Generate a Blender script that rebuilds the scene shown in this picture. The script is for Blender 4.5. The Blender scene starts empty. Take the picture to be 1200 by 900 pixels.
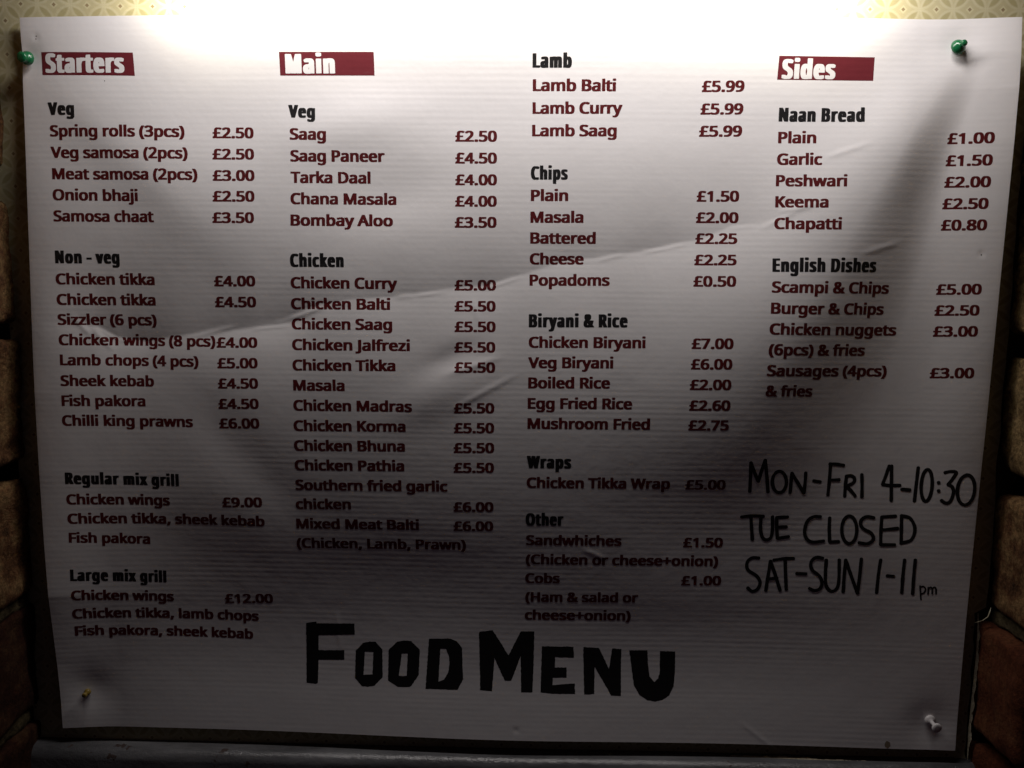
import bpy, bmesh, math, random
import numpy as np
from mathutils import Vector, Matrix, noise
from mathutils.geometry import tessellate_polygon

scene = bpy.context.scene
C = scene.collection
random.seed(7)

# ------------------------------------------------------------------ camera
CAM_LOC = (0.01407, -0.54160, 0.07649)
CAM_X, CAM_Y, CAM_Z = (0.999711, 0.021802, 0.010135), (-0.012738, 0.122759, 0.992355), (0.020391, -0.992197, 0.123001)
cam = bpy.data.cameras.new("camera")
cam.sensor_fit = 'HORIZONTAL'
cam.sensor_width = 36.0
cam.lens = 1014.0 / 1200.0 * 36.0
cam.clip_start = 0.01
cam.clip_end = 50.0
cam_ob = bpy.data.objects.new("camera", cam)
m = Matrix((CAM_X, CAM_Y, CAM_Z)).transposed().to_4x4()
m.translation = Vector(CAM_LOC)
cam_ob.matrix_world = m
C.objects.link(cam_ob)
scene.camera = cam_ob

# ------------------------------------------------------------------ world: a dim room at night
world = bpy.data.worlds.new("World")
scene.world = world
world.use_nodes = True
bg = world.node_tree.nodes["Background"]
bg.inputs[0].default_value = (0.96, 0.72, 1.0, 1)
bg.inputs[1].default_value = 0.0095

# ------------------------------------------------------------------ the lamp above the menu, and an added wall glow
def area_light(name, size_x, size_y, power, colour, loc, target, spread=180):
    ld = bpy.data.lights.new(name, 'AREA')
    ld.shape = 'RECTANGLE'
    ld.size = size_x
    ld.size_y = size_y
    ld.energy = power
    ld.color = colour
    ld.spread = math.radians(spread)
    ob = bpy.data.objects.new(name, ld)
    ob.location = loc
    ob.rotation_euler = (Vector(target) - Vector(loc)).to_track_quat('-Z', 'Y').to_euler()
    C.objects.link(ob)
    return ob

area_light("picture_lamp_light", 0.46, 0.02, 1.22, (1.0, 0.937, 0.905), (0.008, -0.058, 0.300), (0.008, 0.0, 0.243))
area_light("added_wall_glow", 0.40, 0.004, 1.1, (1.0, 0.90, 0.62), (0.0, -0.026, 0.256), (0.0, 0.0, 0.250), 128)  # extra strip light, added to brighten the wall band and the sheet's top

scene.view_settings.view_transform = 'Standard'
scene.view_settings.look = 'None'
scene.view_settings.exposure = 0.0
scene.view_settings.gamma = 1.0

# ------------------------------------------------------------------ helpers
def tag(o, label=None, cat=None, group=None, kind=None):
    for k, val in (("label", label), ("category", cat), ("group", group), ("kind", kind)):
        if val:
            o[k] = val
    return o


def empty(name, loc=(0, 0, 0)):
    o = bpy.data.objects.new(name, None)
    o.location = loc
    o.empty_display_size = 0.02
    C.objects.link(o)
    return o


def mesh_ob(name, verts, faces, mat, parent=None, smooth_shade=False, loc=(0, 0, 0)):
    me = bpy.data.meshes.new(name)
    me.from_pydata([tuple(map(float, p)) for p in verts], [], [tuple(map(int, f)) for f in faces])
    me.update()
    if smooth_shade:
        me.shade_smooth()
    me.materials.append(mat)
    o = bpy.data.objects.new(name, me)
    o.location = loc
    C.objects.link(o)
    if parent:
        o.parent = parent
    return o


class NT:
    """tiny wrapper for writing node maths"""
    def __init__(self, name):
        self.mat = bpy.data.materials.new(name)
        self.mat.use_nodes = True
        self.t = self.mat.node_tree
        self.b = self.t.nodes["Principled BSDF"]

    def node(self, typ, **kw):
        n = self.t.nodes.new(typ)
        for k, val in kw.items():
            setattr(n, k, val)
        return n

    def put(self, sock, val):
        if isinstance(val, bpy.types.NodeSocket):
            self.t.links.new(val, sock)
        else:
            sock.default_value = val

    def math(self, op, a, b=0.0, c=None, clamp=False):
        n = self.node('ShaderNodeMath', operation=op, use_clamp=clamp)
        self.put(n.inputs[0], a)
        self.put(n.inputs[1], b)
        if c is not None:
            self.put(n.inputs[2], c)
        return n.outputs[0]

    def mix(self, fac, a, b):
        n = self.node('ShaderNodeMix', data_type='RGBA')
        self.put(n.inputs[0], fac)
        for s, val in ((n.inputs[6], a), (n.inputs[7], b)):
            if isinstance(val, tuple) and len(val) == 3:
                val = val + (1.0,)
            self.put(s, val)
        return n.outputs[2]

    def obj(self):
        return self.node('ShaderNodeTexCoord').outputs['Object']

    def noise(self, vec, scale, detail=4.0, rough=0.6, out='Fac'):
        n = self.node('ShaderNodeTexNoise')
        self.put(n.inputs['Vector'], vec)
        n.inputs['Scale'].default_value = scale
        n.inputs['Detail'].default_value = detail
        n.inputs['Roughness'].default_value = rough
        return n.outputs[out]

    def scale(self, vec, s):
        n = self.node('ShaderNodeMapping')
        self.put(n.inputs['Vector'], vec)
        n.inputs['Scale'].default_value = s
        return n.outputs[0]

    def ramp(self, fac, stops):
        n = self.node('ShaderNodeValToRGB')
        self.put(n.inputs[0], fac)
        e = n.color_ramp.elements
        while len(e) < len(stops):
            e.new(0.5)
        for el, (p, c) in zip(e, stops):
            el.position = p
            el.color = tuple(c) + (1.0,) if len(c) == 3 else c
        return n.outputs[0]

    def bump(self, height, strength, dist, prev=None):
        n = self.node('ShaderNodeBump')
        n.inputs['Strength'].default_value = strength
        n.inputs['Distance'].default_value = dist
        self.put(n.inputs['Height'], height)
        if prev is not None:
            self.put(n.inputs['Normal'], prev)
        return n.outputs[0]

    def set(self, colour=None, rough=None, spec=None, normal=None):
        if colour is not None:
            if isinstance(colour, tuple):
                colour = colour + (1.0,) if len(colour) == 3 else colour
            self.put(self.b.inputs['Base Color'], colour)
        if rough is not None:
            self.put(self.b.inputs['Roughness'], rough)
        if spec is not None:
            self.put(self.b.inputs['Specular IOR Level'], spec)
        if normal is not None:
            self.put(self.b.inputs['Normal'], normal)
        return self.mat


RIB = 3.55                                     # flute spacing of the plastic sheet, mm

def rib_bump(n, strength=1.0):
    """fine horizontal flutes, uneven along their length"""
    co = n.obj()
    sep = n.node('ShaderNodeSeparateXYZ')
    n.put(sep.inputs[0], co)
    wob = n.noise(n.scale(co, (6, 6, 60)), 1.0, 2.0)
    z = n.math('MULTIPLY_ADD', wob, 0.0012, sep.outputs[2])
    ph = n.math('MULTIPLY', z, 2 * math.pi / (RIB / 1000))
    s = n.math('SINE', ph)
    amt = n.math('MULTIPLY_ADD', n.noise(n.scale(co, (7, 7, 38)), 1.0, 5.0, 0.7), 3.4, -1.2, clamp=True)
    hgt = n.math('MULTIPLY', s, amt)
    fine = n.noise(n.scale(co, (40, 40, 420)), 1.0, 3.0)
    hgt = n.math('MULTIPLY_ADD', fine, 1.1, hgt)
    nb = n.bump(hgt, strength, 0.0000115)
    blot = n.noise(co, 55.0, 3.0)
    return n.bump(blot, 1.0, 0.00018, nb)


def mat_sheet():
    n = NT("white_fluted_plastic")
    co = n.obj()
    dirt = n.noise(co, 9.0, 5.0)
    col = n.mix(n.math('MULTIPLY_ADD', dirt, 0.9, -0.25, clamp=True), (0.80, 0.785, 0.79), (0.74, 0.72, 0.72))
    return n.set(col, 0.42, 0.35, rib_bump(n))


def mat_print(name, colour, var, rough=0.42):
    n = NT(name)
    co = n.obj()
    f = n.noise(co, 260.0, 3.0)
    col = n.mix(f, colour, var)
    rub = n.math('MULTIPLY', n.math('SUBTRACT', n.noise(n.scale(co, (30, 30, 120)), 1.0, 6.0, 0.75), 0.60, clamp=True), 1.6, clamp=True)
    col = n.mix(rub, col, tuple(0.75 * a + 0.25 * 0.45 for a in colour))
    return n.set(col, rough, 0.3, rib_bump(n))


M_SHEET = mat_sheet()
M_MAROON = mat_print("maroon_print", (0.108, 0.0100, 0.0115), (0.086, 0.0085, 0.0095))
M_BANNER = mat_print("maroon_banner_print", (0.145, 0.019, 0.027), (0.120, 0.016, 0.022))
M_BLACK = mat_print("black_print", (0.014, 0.013, 0.014), (0.010, 0.009, 0.010))
M_WHITE = mat_print("white_print", (0.80, 0.79, 0.79), (0.76, 0.75, 0.75))


def mat_marker():
    n = NT("black_marker_ink")
    co = n.obj()
    f = n.noise(co, 180.0, 4.0, 0.7)
    col = n.ramp(f, [(0.30, (0.010, 0.010, 0.011)), (0.62, (0.014, 0.013, 0.014)), (0.80, (0.05, 0.046, 0.047))])
    return n.set(col, 0.5, 0.25, rib_bump(n, 0.6))


M_MARKER = mat_marker()


def mat_paint_ink():
    n = NT("black_poster_paint")
    co = n.obj()
    f = n.noise(n.scale(co, (60, 60, 240)), 1.0, 3.0)
    col = n.mix(f, (0.009, 0.009, 0.010), (0.016, 0.014, 0.015))
    return n.set(col, 0.6, 0.2, rib_bump(n, 0.6))


M_TITLE = mat_paint_ink()


def mat_simple(name, colour, rough=0.5, spec=0.4):
    n = NT(name)
    f = n.noise(n.obj(), 300.0, 3.0)
    c2 = tuple(x * 0.82 for x in colour)
    return n.set(n.mix(f, colour, c2), rough, spec)


M_HOLE = mat_simple("dark_hole", (0.02, 0.018, 0.016), 0.9)
M_STAIN = mat_simple("brown_stain", (0.30, 0.23, 0.16), 0.7)
M_GREEN = mat_simple("green_plastic", (0.010, 0.125, 0.045), 0.22, 0.5)
M_WHITEPIN = mat_simple("white_plastic", (0.75, 0.72, 0.72), 0.35, 0.5)
M_YELLOW = mat_simple("yellow_plastic", (0.24, 0.165, 0.03), 0.3, 0.5)
M_STEEL = NT("pin_steel").set((0.5, 0.5, 0.5), 0.3, 0.5)


def mat_wallpaper():
    n = NT("olive_petal_wallpaper")
    co = n.obj()
    sep = n.node('ShaderNodeSeparateXYZ')
    n.put(sep.inputs[0], co)
    P = 0.01985
    a = n.math('DIVIDE', n.math('SUBTRACT', sep.outputs[0], PAPER_X0), P)
    b = n.math('DIVIDE', n.math('SUBTRACT', sep.outputs[2], PAPER_Z0), P)

    def cell(q, sh):
        return n.math('SUBTRACT', n.math('FRACT', n.math('ADD', q, 0.5 + sh)), 0.5)

    lines, ins, dias, bords = [], [], [], []
    for sh in (0.0, 0.5):
        x, y = cell(a, sh), cell(b, sh)
        d = n.math('SQRT', n.math('ADD', n.math('MULTIPLY', x, x), n.math('MULTIPLY', y, y)))
        e = n.math('ABSOLUTE', n.math('SUBTRACT', d, 0.472))
        lines.append(n.math('SMOOTHSTEP' if False else 'SUBTRACT', 1.0, n.math('DIVIDE', e, 0.050), clamp=True))
        ins.append(n.math('LESS_THAN', d, 0.5))
        l1 = n.math('ADD', n.math('ABSOLUTE', x), n.math('ABSOLUTE', y))
        dias.append(n.math('LESS_THAN', l1, 0.062))
        bords.append(n.math('LESS_THAN', l1, 0.125))
    line = n.math('POWER', n.math('MAXIMUM', lines[0], lines[1]), 0.6)
    petal = n.math('MULTIPLY', ins[0], ins[1])
    dia = n.math('MAXIMUM', dias[0], dias[1])
    bord = n.math('MAXIMUM', bords[0], bords[1])
    stain = n.noise(co, 14.0, 5.0)
    grain = n.noise(co, 900.0, 2.0)
    base = n.mix(petal, (0.40, 0.37, 0.235), (0.31, 0.285, 0.155))
    base = n.mix(n.math('MULTIPLY', bord, 0.75), base, (0.52, 0.49, 0.33))
    base = n.mix(n.math('MULTIPLY', line, 0.7), base, (0.56, 0.53, 0.39))
    base = n.mix(n.math('MULTIPLY', dia, 0.9), base, (0.13, 0.075, 0.045))
    base = n.mix(n.math('MULTIPLY_ADD', stain, 0.9, -0.2, clamp=True), base, (0.27, 0.22, 0.105))
    base = n.mix(n.math('MULTIPLY', grain, 0.25), base, (0.33, 0.29, 0.15))
    return n.set(base, 0.6, 0.25, n.bump(n.noise(co, 120.0, 4.0), 0.5, 0.0006))


PAPER_X0, PAPER_Z0 = -0.2996, 0.2388


def mat_rough(name, stops, scale, bump_d, rough=0.92, fine=420.0):
    n = NT(name)
    co = n.obj()
    f = n.noise(co, scale, 8.0, 0.72)
    col = n.ramp(f, stops)
    g = n.noise(co, fine, 5.0, 0.8)
    pit = n.math('MULTIPLY_ADD', g, 3.4, -1.25, clamp=True)
    col = n.mix(n.math('MULTIPLY', pit, 0.75), col, tuple(x * 0.35 for x in stops[0][1]))
    grit = n.math('MULTIPLY_ADD', n.noise(co, fine * 2.2, 3.0, 0.8), 4.0, -2.35, clamp=True)
    col = n.mix(n.math('MULTIPLY', grit, 0.5), col, tuple(min(0.6, x * 1.7) for x in stops[-2][1]))
    h = n.math('ADD', n.noise(co, 150.0, 6.0, 0.75), n.math('MULTIPLY', g, 0.8))
    return n.set(col, rough, 0.15, n.bump(h, 1.0, bump_d * 1.6))


M_BRICK_RED = mat_rough("dark_red_brick", [(0.30, (0.055, 0.017, 0.009)), (0.5, (0.145, 0.043, 0.019)), (0.68, (0.22, 0.090, 0.040))], 32.0, 0.0016)
M_BRICK_OCHRE = mat_rough("sooty_ochre_brick", [(0.34, (0.045, 0.028, 0.014)), (0.46, (0.27, 0.165, 0.070)), (0.57, (0.48, 0.33, 0.150)), (0.68, (0.14, 0.055, 0.028))], 40.0, 0.0022)
M_MORTAR = mat_rough("sandy_mortar", [(0.3, (0.05, 0.038, 0.02)), (0.5, (0.15, 0.115, 0.06)), (0.7, (0.24, 0.19, 0.11))], 60.0, 0.0022)
M_MORTAR_DARK = mat_rough("sooty_mortar", [(0.3, (0.02, 0.016, 0.012)), (0.6, (0.05, 0.040, 0.030)), (0.8, (0.08, 0.065, 0.05))], 60.0, 0.002)
M_PLASTER = mat_rough("brown_backing_board", [(0.3, (0.05, 0.035, 0.02)), (0.6, (0.09, 0.065, 0.04)), (0.8, (0.12, 0.09, 0.055))], 30.0, 0.0005)
M_TORN = mat_rough("torn_paper_edge", [(0.3, (0.42, 0.36, 0.24)), (0.55, (0.58, 0.52, 0.38)), (0.8, (0.68, 0.63, 0.5))], 90.0, 0.0004, 0.8)


def mat_ledge():
    n = NT("chipped_grey_gloss_paint")
    co = n.obj()
    f = n.noise(co, 75.0, 3.0, 0.6)
    chip = n.math('GREATER_THAN', f, 0.69)
    wear = n.noise(n.scale(co, (12, 40, 60)), 1.0, 6.0, 0.7)
    col = n.ramp(wear, [(0.30, (0.050, 0.050, 0.053)), (0.50, (0.100, 0.100, 0.106)), (0.70, (0.165, 0.165, 0.172))])
    col = n.mix(chip, col, (0.035, 0.020, 0.016))
    g = n.noise(co, 260.0, 5.0, 0.7)
    g2 = n.noise(co, 900.0, 2.0, 0.6)
    rough = n.math('MULTIPLY_ADD', g, 0.34, 0.04, clamp=True)
    rough = n.math('ADD', rough, n.math('MULTIPLY', chip, 0.5))
    h = n.math('ADD', n.math('MULTIPLY', g, 0.7), n.math('MULTIPLY', chip, -1.5))
    h = n.math('MULTIPLY_ADD', g2, 0.25, h)
    return n.set(col, rough, 0.6, n.bump(h, 1.0, 0.0007))


M_LEDGE = mat_ledge()

# ------------------------------------------------------------------ shape of the hung sheet
SW, SH = 594.0, 459.0          # printed sheet, millimetres


def seg(u, v, a, b):
    """along (0..1) and signed distance (mm) of points from the line a-b"""
    dx, dy = b[0] - a[0], b[1] - a[1]
    ln = math.hypot(dx, dy)
    t = ((u - a[0]) * dx + (v - a[1]) * dy) / ln
    s = (-(u - a[0]) * dy + (v - a[1]) * dx) / ln
    return t / ln, s


def smooth(x, a, b):
    t = np.clip((x - a) / (b - a), 0, 1)
    return t * t * (3 - 2 * t)


def blob(u, v, cu, cv, su, sv, ang=0.0):
    c, s = math.cos(math.radians(ang)), math.sin(math.radians(ang))
    a = (u - cu) * c + (v - cv) * s
    b = -(u - cu) * s + (v - cv) * c
    return np.exp(-(a / su) ** 2 - (b / sv) ** 2)


def crease(u, v, pts, amp, up, down, sharp=0.35):
    """a kinked valley along a polyline: falls over `up` mm above, rises over `down` mm below"""
    P = np.array(pts, float)
    yc = np.interp(u, P[:, 0], P[:, 1])
    d = v - yc
    L = P[-1, 0] - P[0, 0]
    t = (u - P[0, 0]) / L
    fade = smooth(t, -0.10, 0.18) * (1 - smooth(t, 0.80, 1.08))
    r = np.sqrt(d * d + sharp * sharp) - sharp
    prof = np.where(d < 0, np.exp(-r / up), np.exp(-r / down))
    lip = 0.05 * amp * np.exp(-((d - 1.3) / 0.9) ** 2) * np.clip(np.sin(u * 0.13 + 1.0) + 0.6 * np.sin(u * 0.051), 0, 1)
    amp = amp * (0.82 + 0.18 * np.sin(u * 0.085) * np.sin(u * 0.031 + 2))
    return fade * (lip - amp * prof)


_k = np.linspace(-10, 470, 97)
_m = np.interp(_k, [-10, 30, 70, 120, 200, 240, 300, 370, 405, 430, 470],      # slope of the swell
               [-0.13, -0.10, 0.03, 0.045, 0.0, -0.036, -0.082, -0.096, -0.015, 0.05, 0.065])
PROF_V = _k
PROF_H = np.cumsum(_m) * (_k[1] - _k[0])
PROF_H = PROF_H - PROF_H.min() - 1.0


def sheet_height(u, v):
    """how far the hung sheet stands off its flat plane towards the viewer (mm)"""
    u = np.asarray(u, float)
    v = np.asarray(v, float)
    h = np.zeros(np.broadcast(u, v).shape)
    # right edge curls off the wall, most of all at the top; left edge bows out between its pins
    edge = np.interp(v, [0, 20, 40, 70, 110, 160, 211, 270, 335, 420, 459], [9.2, 11.6, 12.6, 12, 10, 7.2, 4.6, 3.0, 1.8, 0.6, 0.4])
    h = h + edge * smooth(u, 538, 622) / smooth(594.0, 538, 622)
    edge = np.interp(v, [0, 34, 110, 145, 190, 228, 280, 330, 362, 412, 440, 459], [0, 0.9, 3.4, 4.5, 6.3, 7.6, 8.4, 8.6, 8.1, 3.0, 1.0, 0.3])
    h = h + edge * np.exp(-(u / 52.0) ** 2)
    # slow swell of the whole sheet: out to the middle, back in below, out again at the bottom edge
    prof = np.interp(v, PROF_V, PROF_H)
    h = h + prof * (0.15 + 0.85 * np.sin(np.pi * np.clip(u / 594, 0, 1)) ** 0.8)
    # the right foot leans out, the left foot lies back
    h = h - 3.2 * smooth(v, 230, 430) * np.exp(-((u - 440) / 110.0) ** 2)
    h = h - 6.0 * smooth(v, 170, 430) * (1 - smooth(u, 100, 330)) * smooth(u, -20, 40)
    # the fold hanging from the pin at the top right: steep wide flank on its right
    t, s = seg(u, v, (560, 22), (476, 172))
    f = smooth(t, -0.12, 0.40) * (1 - smooth(t, 0.8, 2.0))
    wr = 16 + 52 * np.clip(t, 0, 1.4)
    h = h + 6.2 * f * np.where(s > 0, np.exp(-(s / (16 + 40 * np.clip(t, 0, 1.5))) ** 2), 1 - smooth(-s, 0, wr))
    # fold from the pin at the top left
    t, s = seg(u, v, (4, 20), (92, 100))
    f = smooth(t, 0.02, 0.5) * (1 - smooth(t, 0.75, 1.7))
    h = h + 2.2 * f * np.where(s < 0, np.exp(-(s / 40.0) ** 2), np.exp(-(s / 22.0) ** 2))
    # long kinked crease across the middle, and the shorter one at the left
    h = h + crease(u, v, [(150, 182), (163, 178), (180, 171.5), (203, 167.5), (232, 165), (267, 159.5), (285, 158), (299, 153.5), (330, 143), (352, 140.5), (385, 135), (414, 128.5), (432, 121), (451, 118.5), (470, 113)], 3.6, 34, 44)
    h = h + crease(u, v, [(20, 184), (40, 186), (52, 193), (70, 195), (100, 190), (122, 187.5), (155, 183.5), (175, 180)], 3.8, 38, 20)
    # dents and soft swells
    h = h + 1.6 * blob(u, v, 205, 62, 42, 17, -8)
    h = h - 1.2 * blob(u, v, 228, 104, 40, 18, -8)
    h = h + 1.5 * blob(u, v, 90, 120, 60, 40)
    h = h + 1.0 * blob(u, v, 255, 225, 30, 14, -25)
    h = h - 0.8 * blob(u, v, 262, 203, 18, 7, -25)
    h = h + 1.3 * blob(u, v, 455, 190, 40, 50, 20)
    h = h - 1.5 * blob(u, v, 520, 230, 45, 60, 10)
    h = h + 1.5 * blob(u, v, 590, 215, 25, 70)
    h = h - 1.0 * blob(u, v, 430, 300, 60, 40)
    h = h + 0.7 * blob(u, v, 110, 300, 60, 30, 15)
    h = h - 0.8 * blob(u, v, 240, 350, 80, 30, 0)
    t, s = seg(u, v, (96, 228), (160, 304))
    h = h - 0.7 * np.exp(-(s / 18.0) ** 2) * smooth(t, -0.3, 0.3) * (1 - smooth(t, 0.7, 1.3))
    # pin dimples and old pin holes
    for cu, cv, a, w in ((3, 23, 1.2, 9), (562, 15.5, 1.5, 12), (577, 441.5, 1.6, 14), (19, 430, 1.6, 14),
                         (9.7, 11.6, .22, 2.0), (582, 136, .25, 1.8), (305, 452, .25, 1.6)):
        h = h - a * blob(u, v, cu, cv, w, w)
    # tiny kinks
    for a, b, amp, w in (((186, 376), (187, 396), .16, 1.4),
                         ((26, 181), (36, 191), .35, 1.8), ((37, 187), (48, 199), .30, 1.8),
                         ((105, 190.5), (124, 186), .30, 1.3), ((163, 179.5), (181, 173), .28, 1.2),
                         ((352, 142), (366, 139), .18, 1.0),
                         ((228, 166), (238, 165), .20, 1.0), ((276, 168), (279, 180), .16, 1.6),
                         ((470, 112), (452, 121), .20, 1.2), ((456, 446), (474, 460), .16, 1.4), ((262, 212), (290, 203), .30, 2.2),
                         ((268, 232), (300, 214), .22, 1.8), ((512, 136), (532, 130), .2, 1.6),
                         ((489, 79), (510, 72), .2, 1.5), ((348, 326), (360, 331), .15, 1.5),
                         ((462, 112), (480, 108), .25, 1.5)):
        t, s = seg(u, v, a, b)
        h = h + amp * np.exp(-(s / w) ** 2) * smooth(t, -0.3, 0.3) * (1 - smooth(t, 0.7, 1.3))
    return h


NU, NV = 594, 459                      # grid of the sheet mesh


def sheet_rows(t):
    """the bottom is cut slightly out of square: real v of grid row fraction t"""
    return t


_gu = np.linspace(0, SW, NU + 1)
_gv = np.linspace(0, SH, NV + 1)
HGRID = sheet_height(*np.meshgrid(_gu, _gv))


def grid_height(u, v):
    """height of the sheet mesh itself (bilinear between its vertices)"""
    a = np.clip(np.asarray(u, float) / SW * NU, 0, NU - 1e-6)
    b = np.clip(np.asarray(v, float) / SH * NV, 0, NV - 1e-6)
    i, j = a.astype(int), b.astype(int)
    x, y = a - i, b - j
    return ((1 - y) * ((1 - x) * HGRID[j, i] + x * HGRID[j, i + 1]) + y * ((1 - x) * HGRID[j + 1, i] + x * HGRID[j + 1, i + 1]))


def on_sheet(u, v, lift=0.0):
    """printed-sheet millimetres -> world metres"""
    h = grid_height(u, v) + lift
    u = np.asarray(u, float) + 0 * h
    v = np.asarray(v, float) + 0 * h
    return np.stack([(u - 297.0) / 1000, -h / 1000, (229.0 - v) / 1000], -1)


def P(u, v, d):
    """wall-plane millimetres + distance behind the sheet plane -> world"""
    return ((u - 297.0) / 1000, d / 1000, (229.0 - v) / 1000)


# ------------------------------------------------------------------ the recess: papered back wall
wall = empty("papered_wall", P(297, 469, 7))
tag(wall, "back wall of the recess in old olive wallpaper with petal circles and tiny diamonds", "wall")


def papered_sheet():
    cols = [-24 + i * (637.0 / 70) for i in range(71)]
    rows = [-150 + j * (622.0 / 150) for j in range(151)]
    vs, fs = [], []
    for v in rows:
        # right-hand edge: cut straight above, ragged and torn back lower down
        e = 611.5 + 1.2 * noise.noise(Vector((v * 0.05, 1.7, 0)))
        if v > 367:
            e = 604.2 + 1.0 * noise.noise(Vector((v * 0.09, 4.2, 0))) + 0.6 * noise.noise(Vector((v * 0.45, 9.2, 0)))
        for i, u in enumerate(cols):
            uu = -24 + (e + 24) * i / 70
            d = 8.8 - 4.5 * (1 - max(0.0, min(1.0, uu / 60.0))) * (1 - max(0.0, min(1.0, (v - 90) / 110.0))) - 0.5 * noise.noise(Vector((uu * 0.012, v * 0.015, 3)))
            d -= 2.0 * max(0.0, (uu - 595) / 10.0) ** 2 * (1.0 if v > 372 else 0.0)
            d -= 2.5 * max(0.0, (v - 462) / 9.0) ** 2 * max(0.0, min(1.0, (uu - 400) / 150.0))
            bottom = 0.0
            if v > 462:
                bottom = 0.8 * noise.noise(Vector((uu * 0.04, 7.7, 0)))
            vs.append(Vector(P(uu, v + bottom, d)) - wall.location)
    for j in range(150):
        for i in range(70):
            a = j * 71 + i
            fs.append((a, a + 71, a + 72, a + 1))
    return vs, fs


PAPER_X0 -= wall.location.x
PAPER_Z0 -= wall.location.z
M_PAPER = mat_wallpaper()
vs, fs = papered_sheet()
mesh_ob("wallpaper", vs, fs, M_PAPER, wall, True)


def box_mesh(x0, x1, y0, y1, z0, z1):
    v = [(x, y, z) for x in (x0, x1) for y in (y0, y1) for z in (z0, z1)]
    f = [(0, 1, 3, 2), (4, 6, 7, 5), (0, 4, 5, 1), (2, 3, 7, 6), (0, 2, 6, 4), (1, 5, 7, 3)]
    return v, f


a, b = Vector(P(-60, 560, 32)) - wall.location, Vector(P(680, -160, 12.0)) - wall.location
vs, fs = box_mesh(a.x, b.x, b.y, a.y, a.z, b.z)
mesh_ob("backing_board", vs, fs, M_PLASTER, wall)


def ribbon(path, width_dir, wmin, wmax, seed, thick=0.35, step=1.2):
    """a ragged paper edge following `path` [(u, v, d)], frayed on one side, with real thickness"""
    rnd = random.Random(seed)
    pts = []
    for (p, q) in zip(path[:-1], path[1:]):
        n = max(1, int(math.dist(p, q) / step))
        for k in range(n):
            t = k / n
            pts.append([p[i] + (q[i] - p[i]) * t for i in range(3)])
    pts.append(list(path[-1]))
    vs, fs = [], []
    L = len(pts)
    for i, p in enumerate(pts):
        taper = min(1.0, 6.0 * i / L + 0.15, 6.0 * (L - 1 - i) / L + 0.15)
        w = taper * (wmin + (wmax - wmin) * (0.5 + 0.5 * noise.noise(Vector((i * 0.21, seed * 3.1, 0))) + rnd.uniform(-.12, .12)))
        q = [p[0] + width_dir[0] * w, p[1] + width_dir[1] * w, p[2] + width_dir[2] * w]
        for (pt, dd) in ((p, 0), (q, 0), (q, thick), (p, thick)):
            vs.append(Vector(P(pt[0], pt[1], pt[2] + dd)) - wall.location)
    for i in range(L - 1):
        a, b = 4 * i, 4 * i + 4
        for k in range(4):
            fs.append((a + k, a + (k + 1) % 4, b + (k + 1) % 4, b + k))
    fs.append((0, 1, 2, 3))
    fs.append((4 * L - 1, 4 * L - 2, 4 * L - 3, 4 * L - 4))
    return vs, fs


vs, fs = ribbon([(603.6, 366, 3.4), (604.4, 392, 3.0), (603.6, 420, 2.6), (602.8, 445, 2.2), (603.2, 466, 1.6)], (0.9, 0, -0.5), 0.6, 2.2, 3)
tag(mesh_ob("torn_paper_edge", vs, fs, M_TORN, wall), "frayed pale paper edge beside the lower right brick")
vs, fs = ribbon([(448, 468.6, 4.0), (500, 469.2, 2.0), (545, 470.2, 0.4), (585, 471.4, -0.8), (604, 472.4, -1.6)], (0, -0.75, 0.6), 0.7, 2.4, 5)
tag(mesh_ob("torn_paper_edge", vs, fs, M_TORN, wall), "curled bottom edge of the wallpaper lapping over the ledge")
vs, fs = ribbon([(600.6, 371.5, 1.0), (604, 369, -1.5), (607, 366.2, -2.0), (610, 361, 0.5)], (0.1, -0.5, -0.8), 0.5, 1.3, 8)
tag(mesh_ob("paper_curl", vs, fs, M_TORN, wall), "small curled scrap of paper at the brick corner")

# ------------------------------------------------------------------ brick reveals either side
def rough_box(x0, x1, y0, y1, z0, z1, rad, amp, seed, step, vs, fs, lump=0.0):
    """a worn rounded block, its surface broken by noise; appended to vs / fs (metres)"""
    lo, hi = Vector((x0, y0, z0)), Vector((x1, y1, z1))
    n = [max(2, int(round((hi[i] - lo[i]) / step))) for i in range(3)]
    idx = {}

    def vert(i, j, k):
        key = (i, j, k)
        if key in idx:
            return idx[key]
        p = Vector((lo.x + (hi.x - lo.x) * i / n[0], lo.y + (hi.y - lo.y) * j / n[1], lo.z + (hi.z - lo.z) * k / n[2]))
        q = Vector([min(max(p[c], lo[c] + rad), hi[c] - rad) for c in range(3)])
        d = p - q
        nn = d.normalized() if d.length > 1e-9 else Vector((0, 0, 1))
        p = q + nn * rad
        o = Vector((seed * 5.3, seed * 2.1, seed * 7.7))
        a1 = noise.fractal(p * 45 + o, 1.0, 2.0, 5)
        a2 = noise.noise(p * 16 + o)
        p = p + nn * (amp * a1 + lump * a2)
        idx[key] = len(vs)
        vs.append(p)
        return idx[key]

    for ax in range(3):
        b, c = (ax + 1) % 3, (ax + 2) % 3
        for side in (0, n[ax]):
            for s in range(n[b]):
                for t in range(n[c]):
                    q = []
                    for (ds, dt) in ((0, 0), (1, 0), (1, 1), (0, 1)):
                        k = [0, 0, 0]
                        k[ax], k[b], k[c] = side, s + ds, t + dt
                        q.append(vert(*k))
                    if side == 0:
                        q.reverse()
                    fs.append(q)


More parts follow.
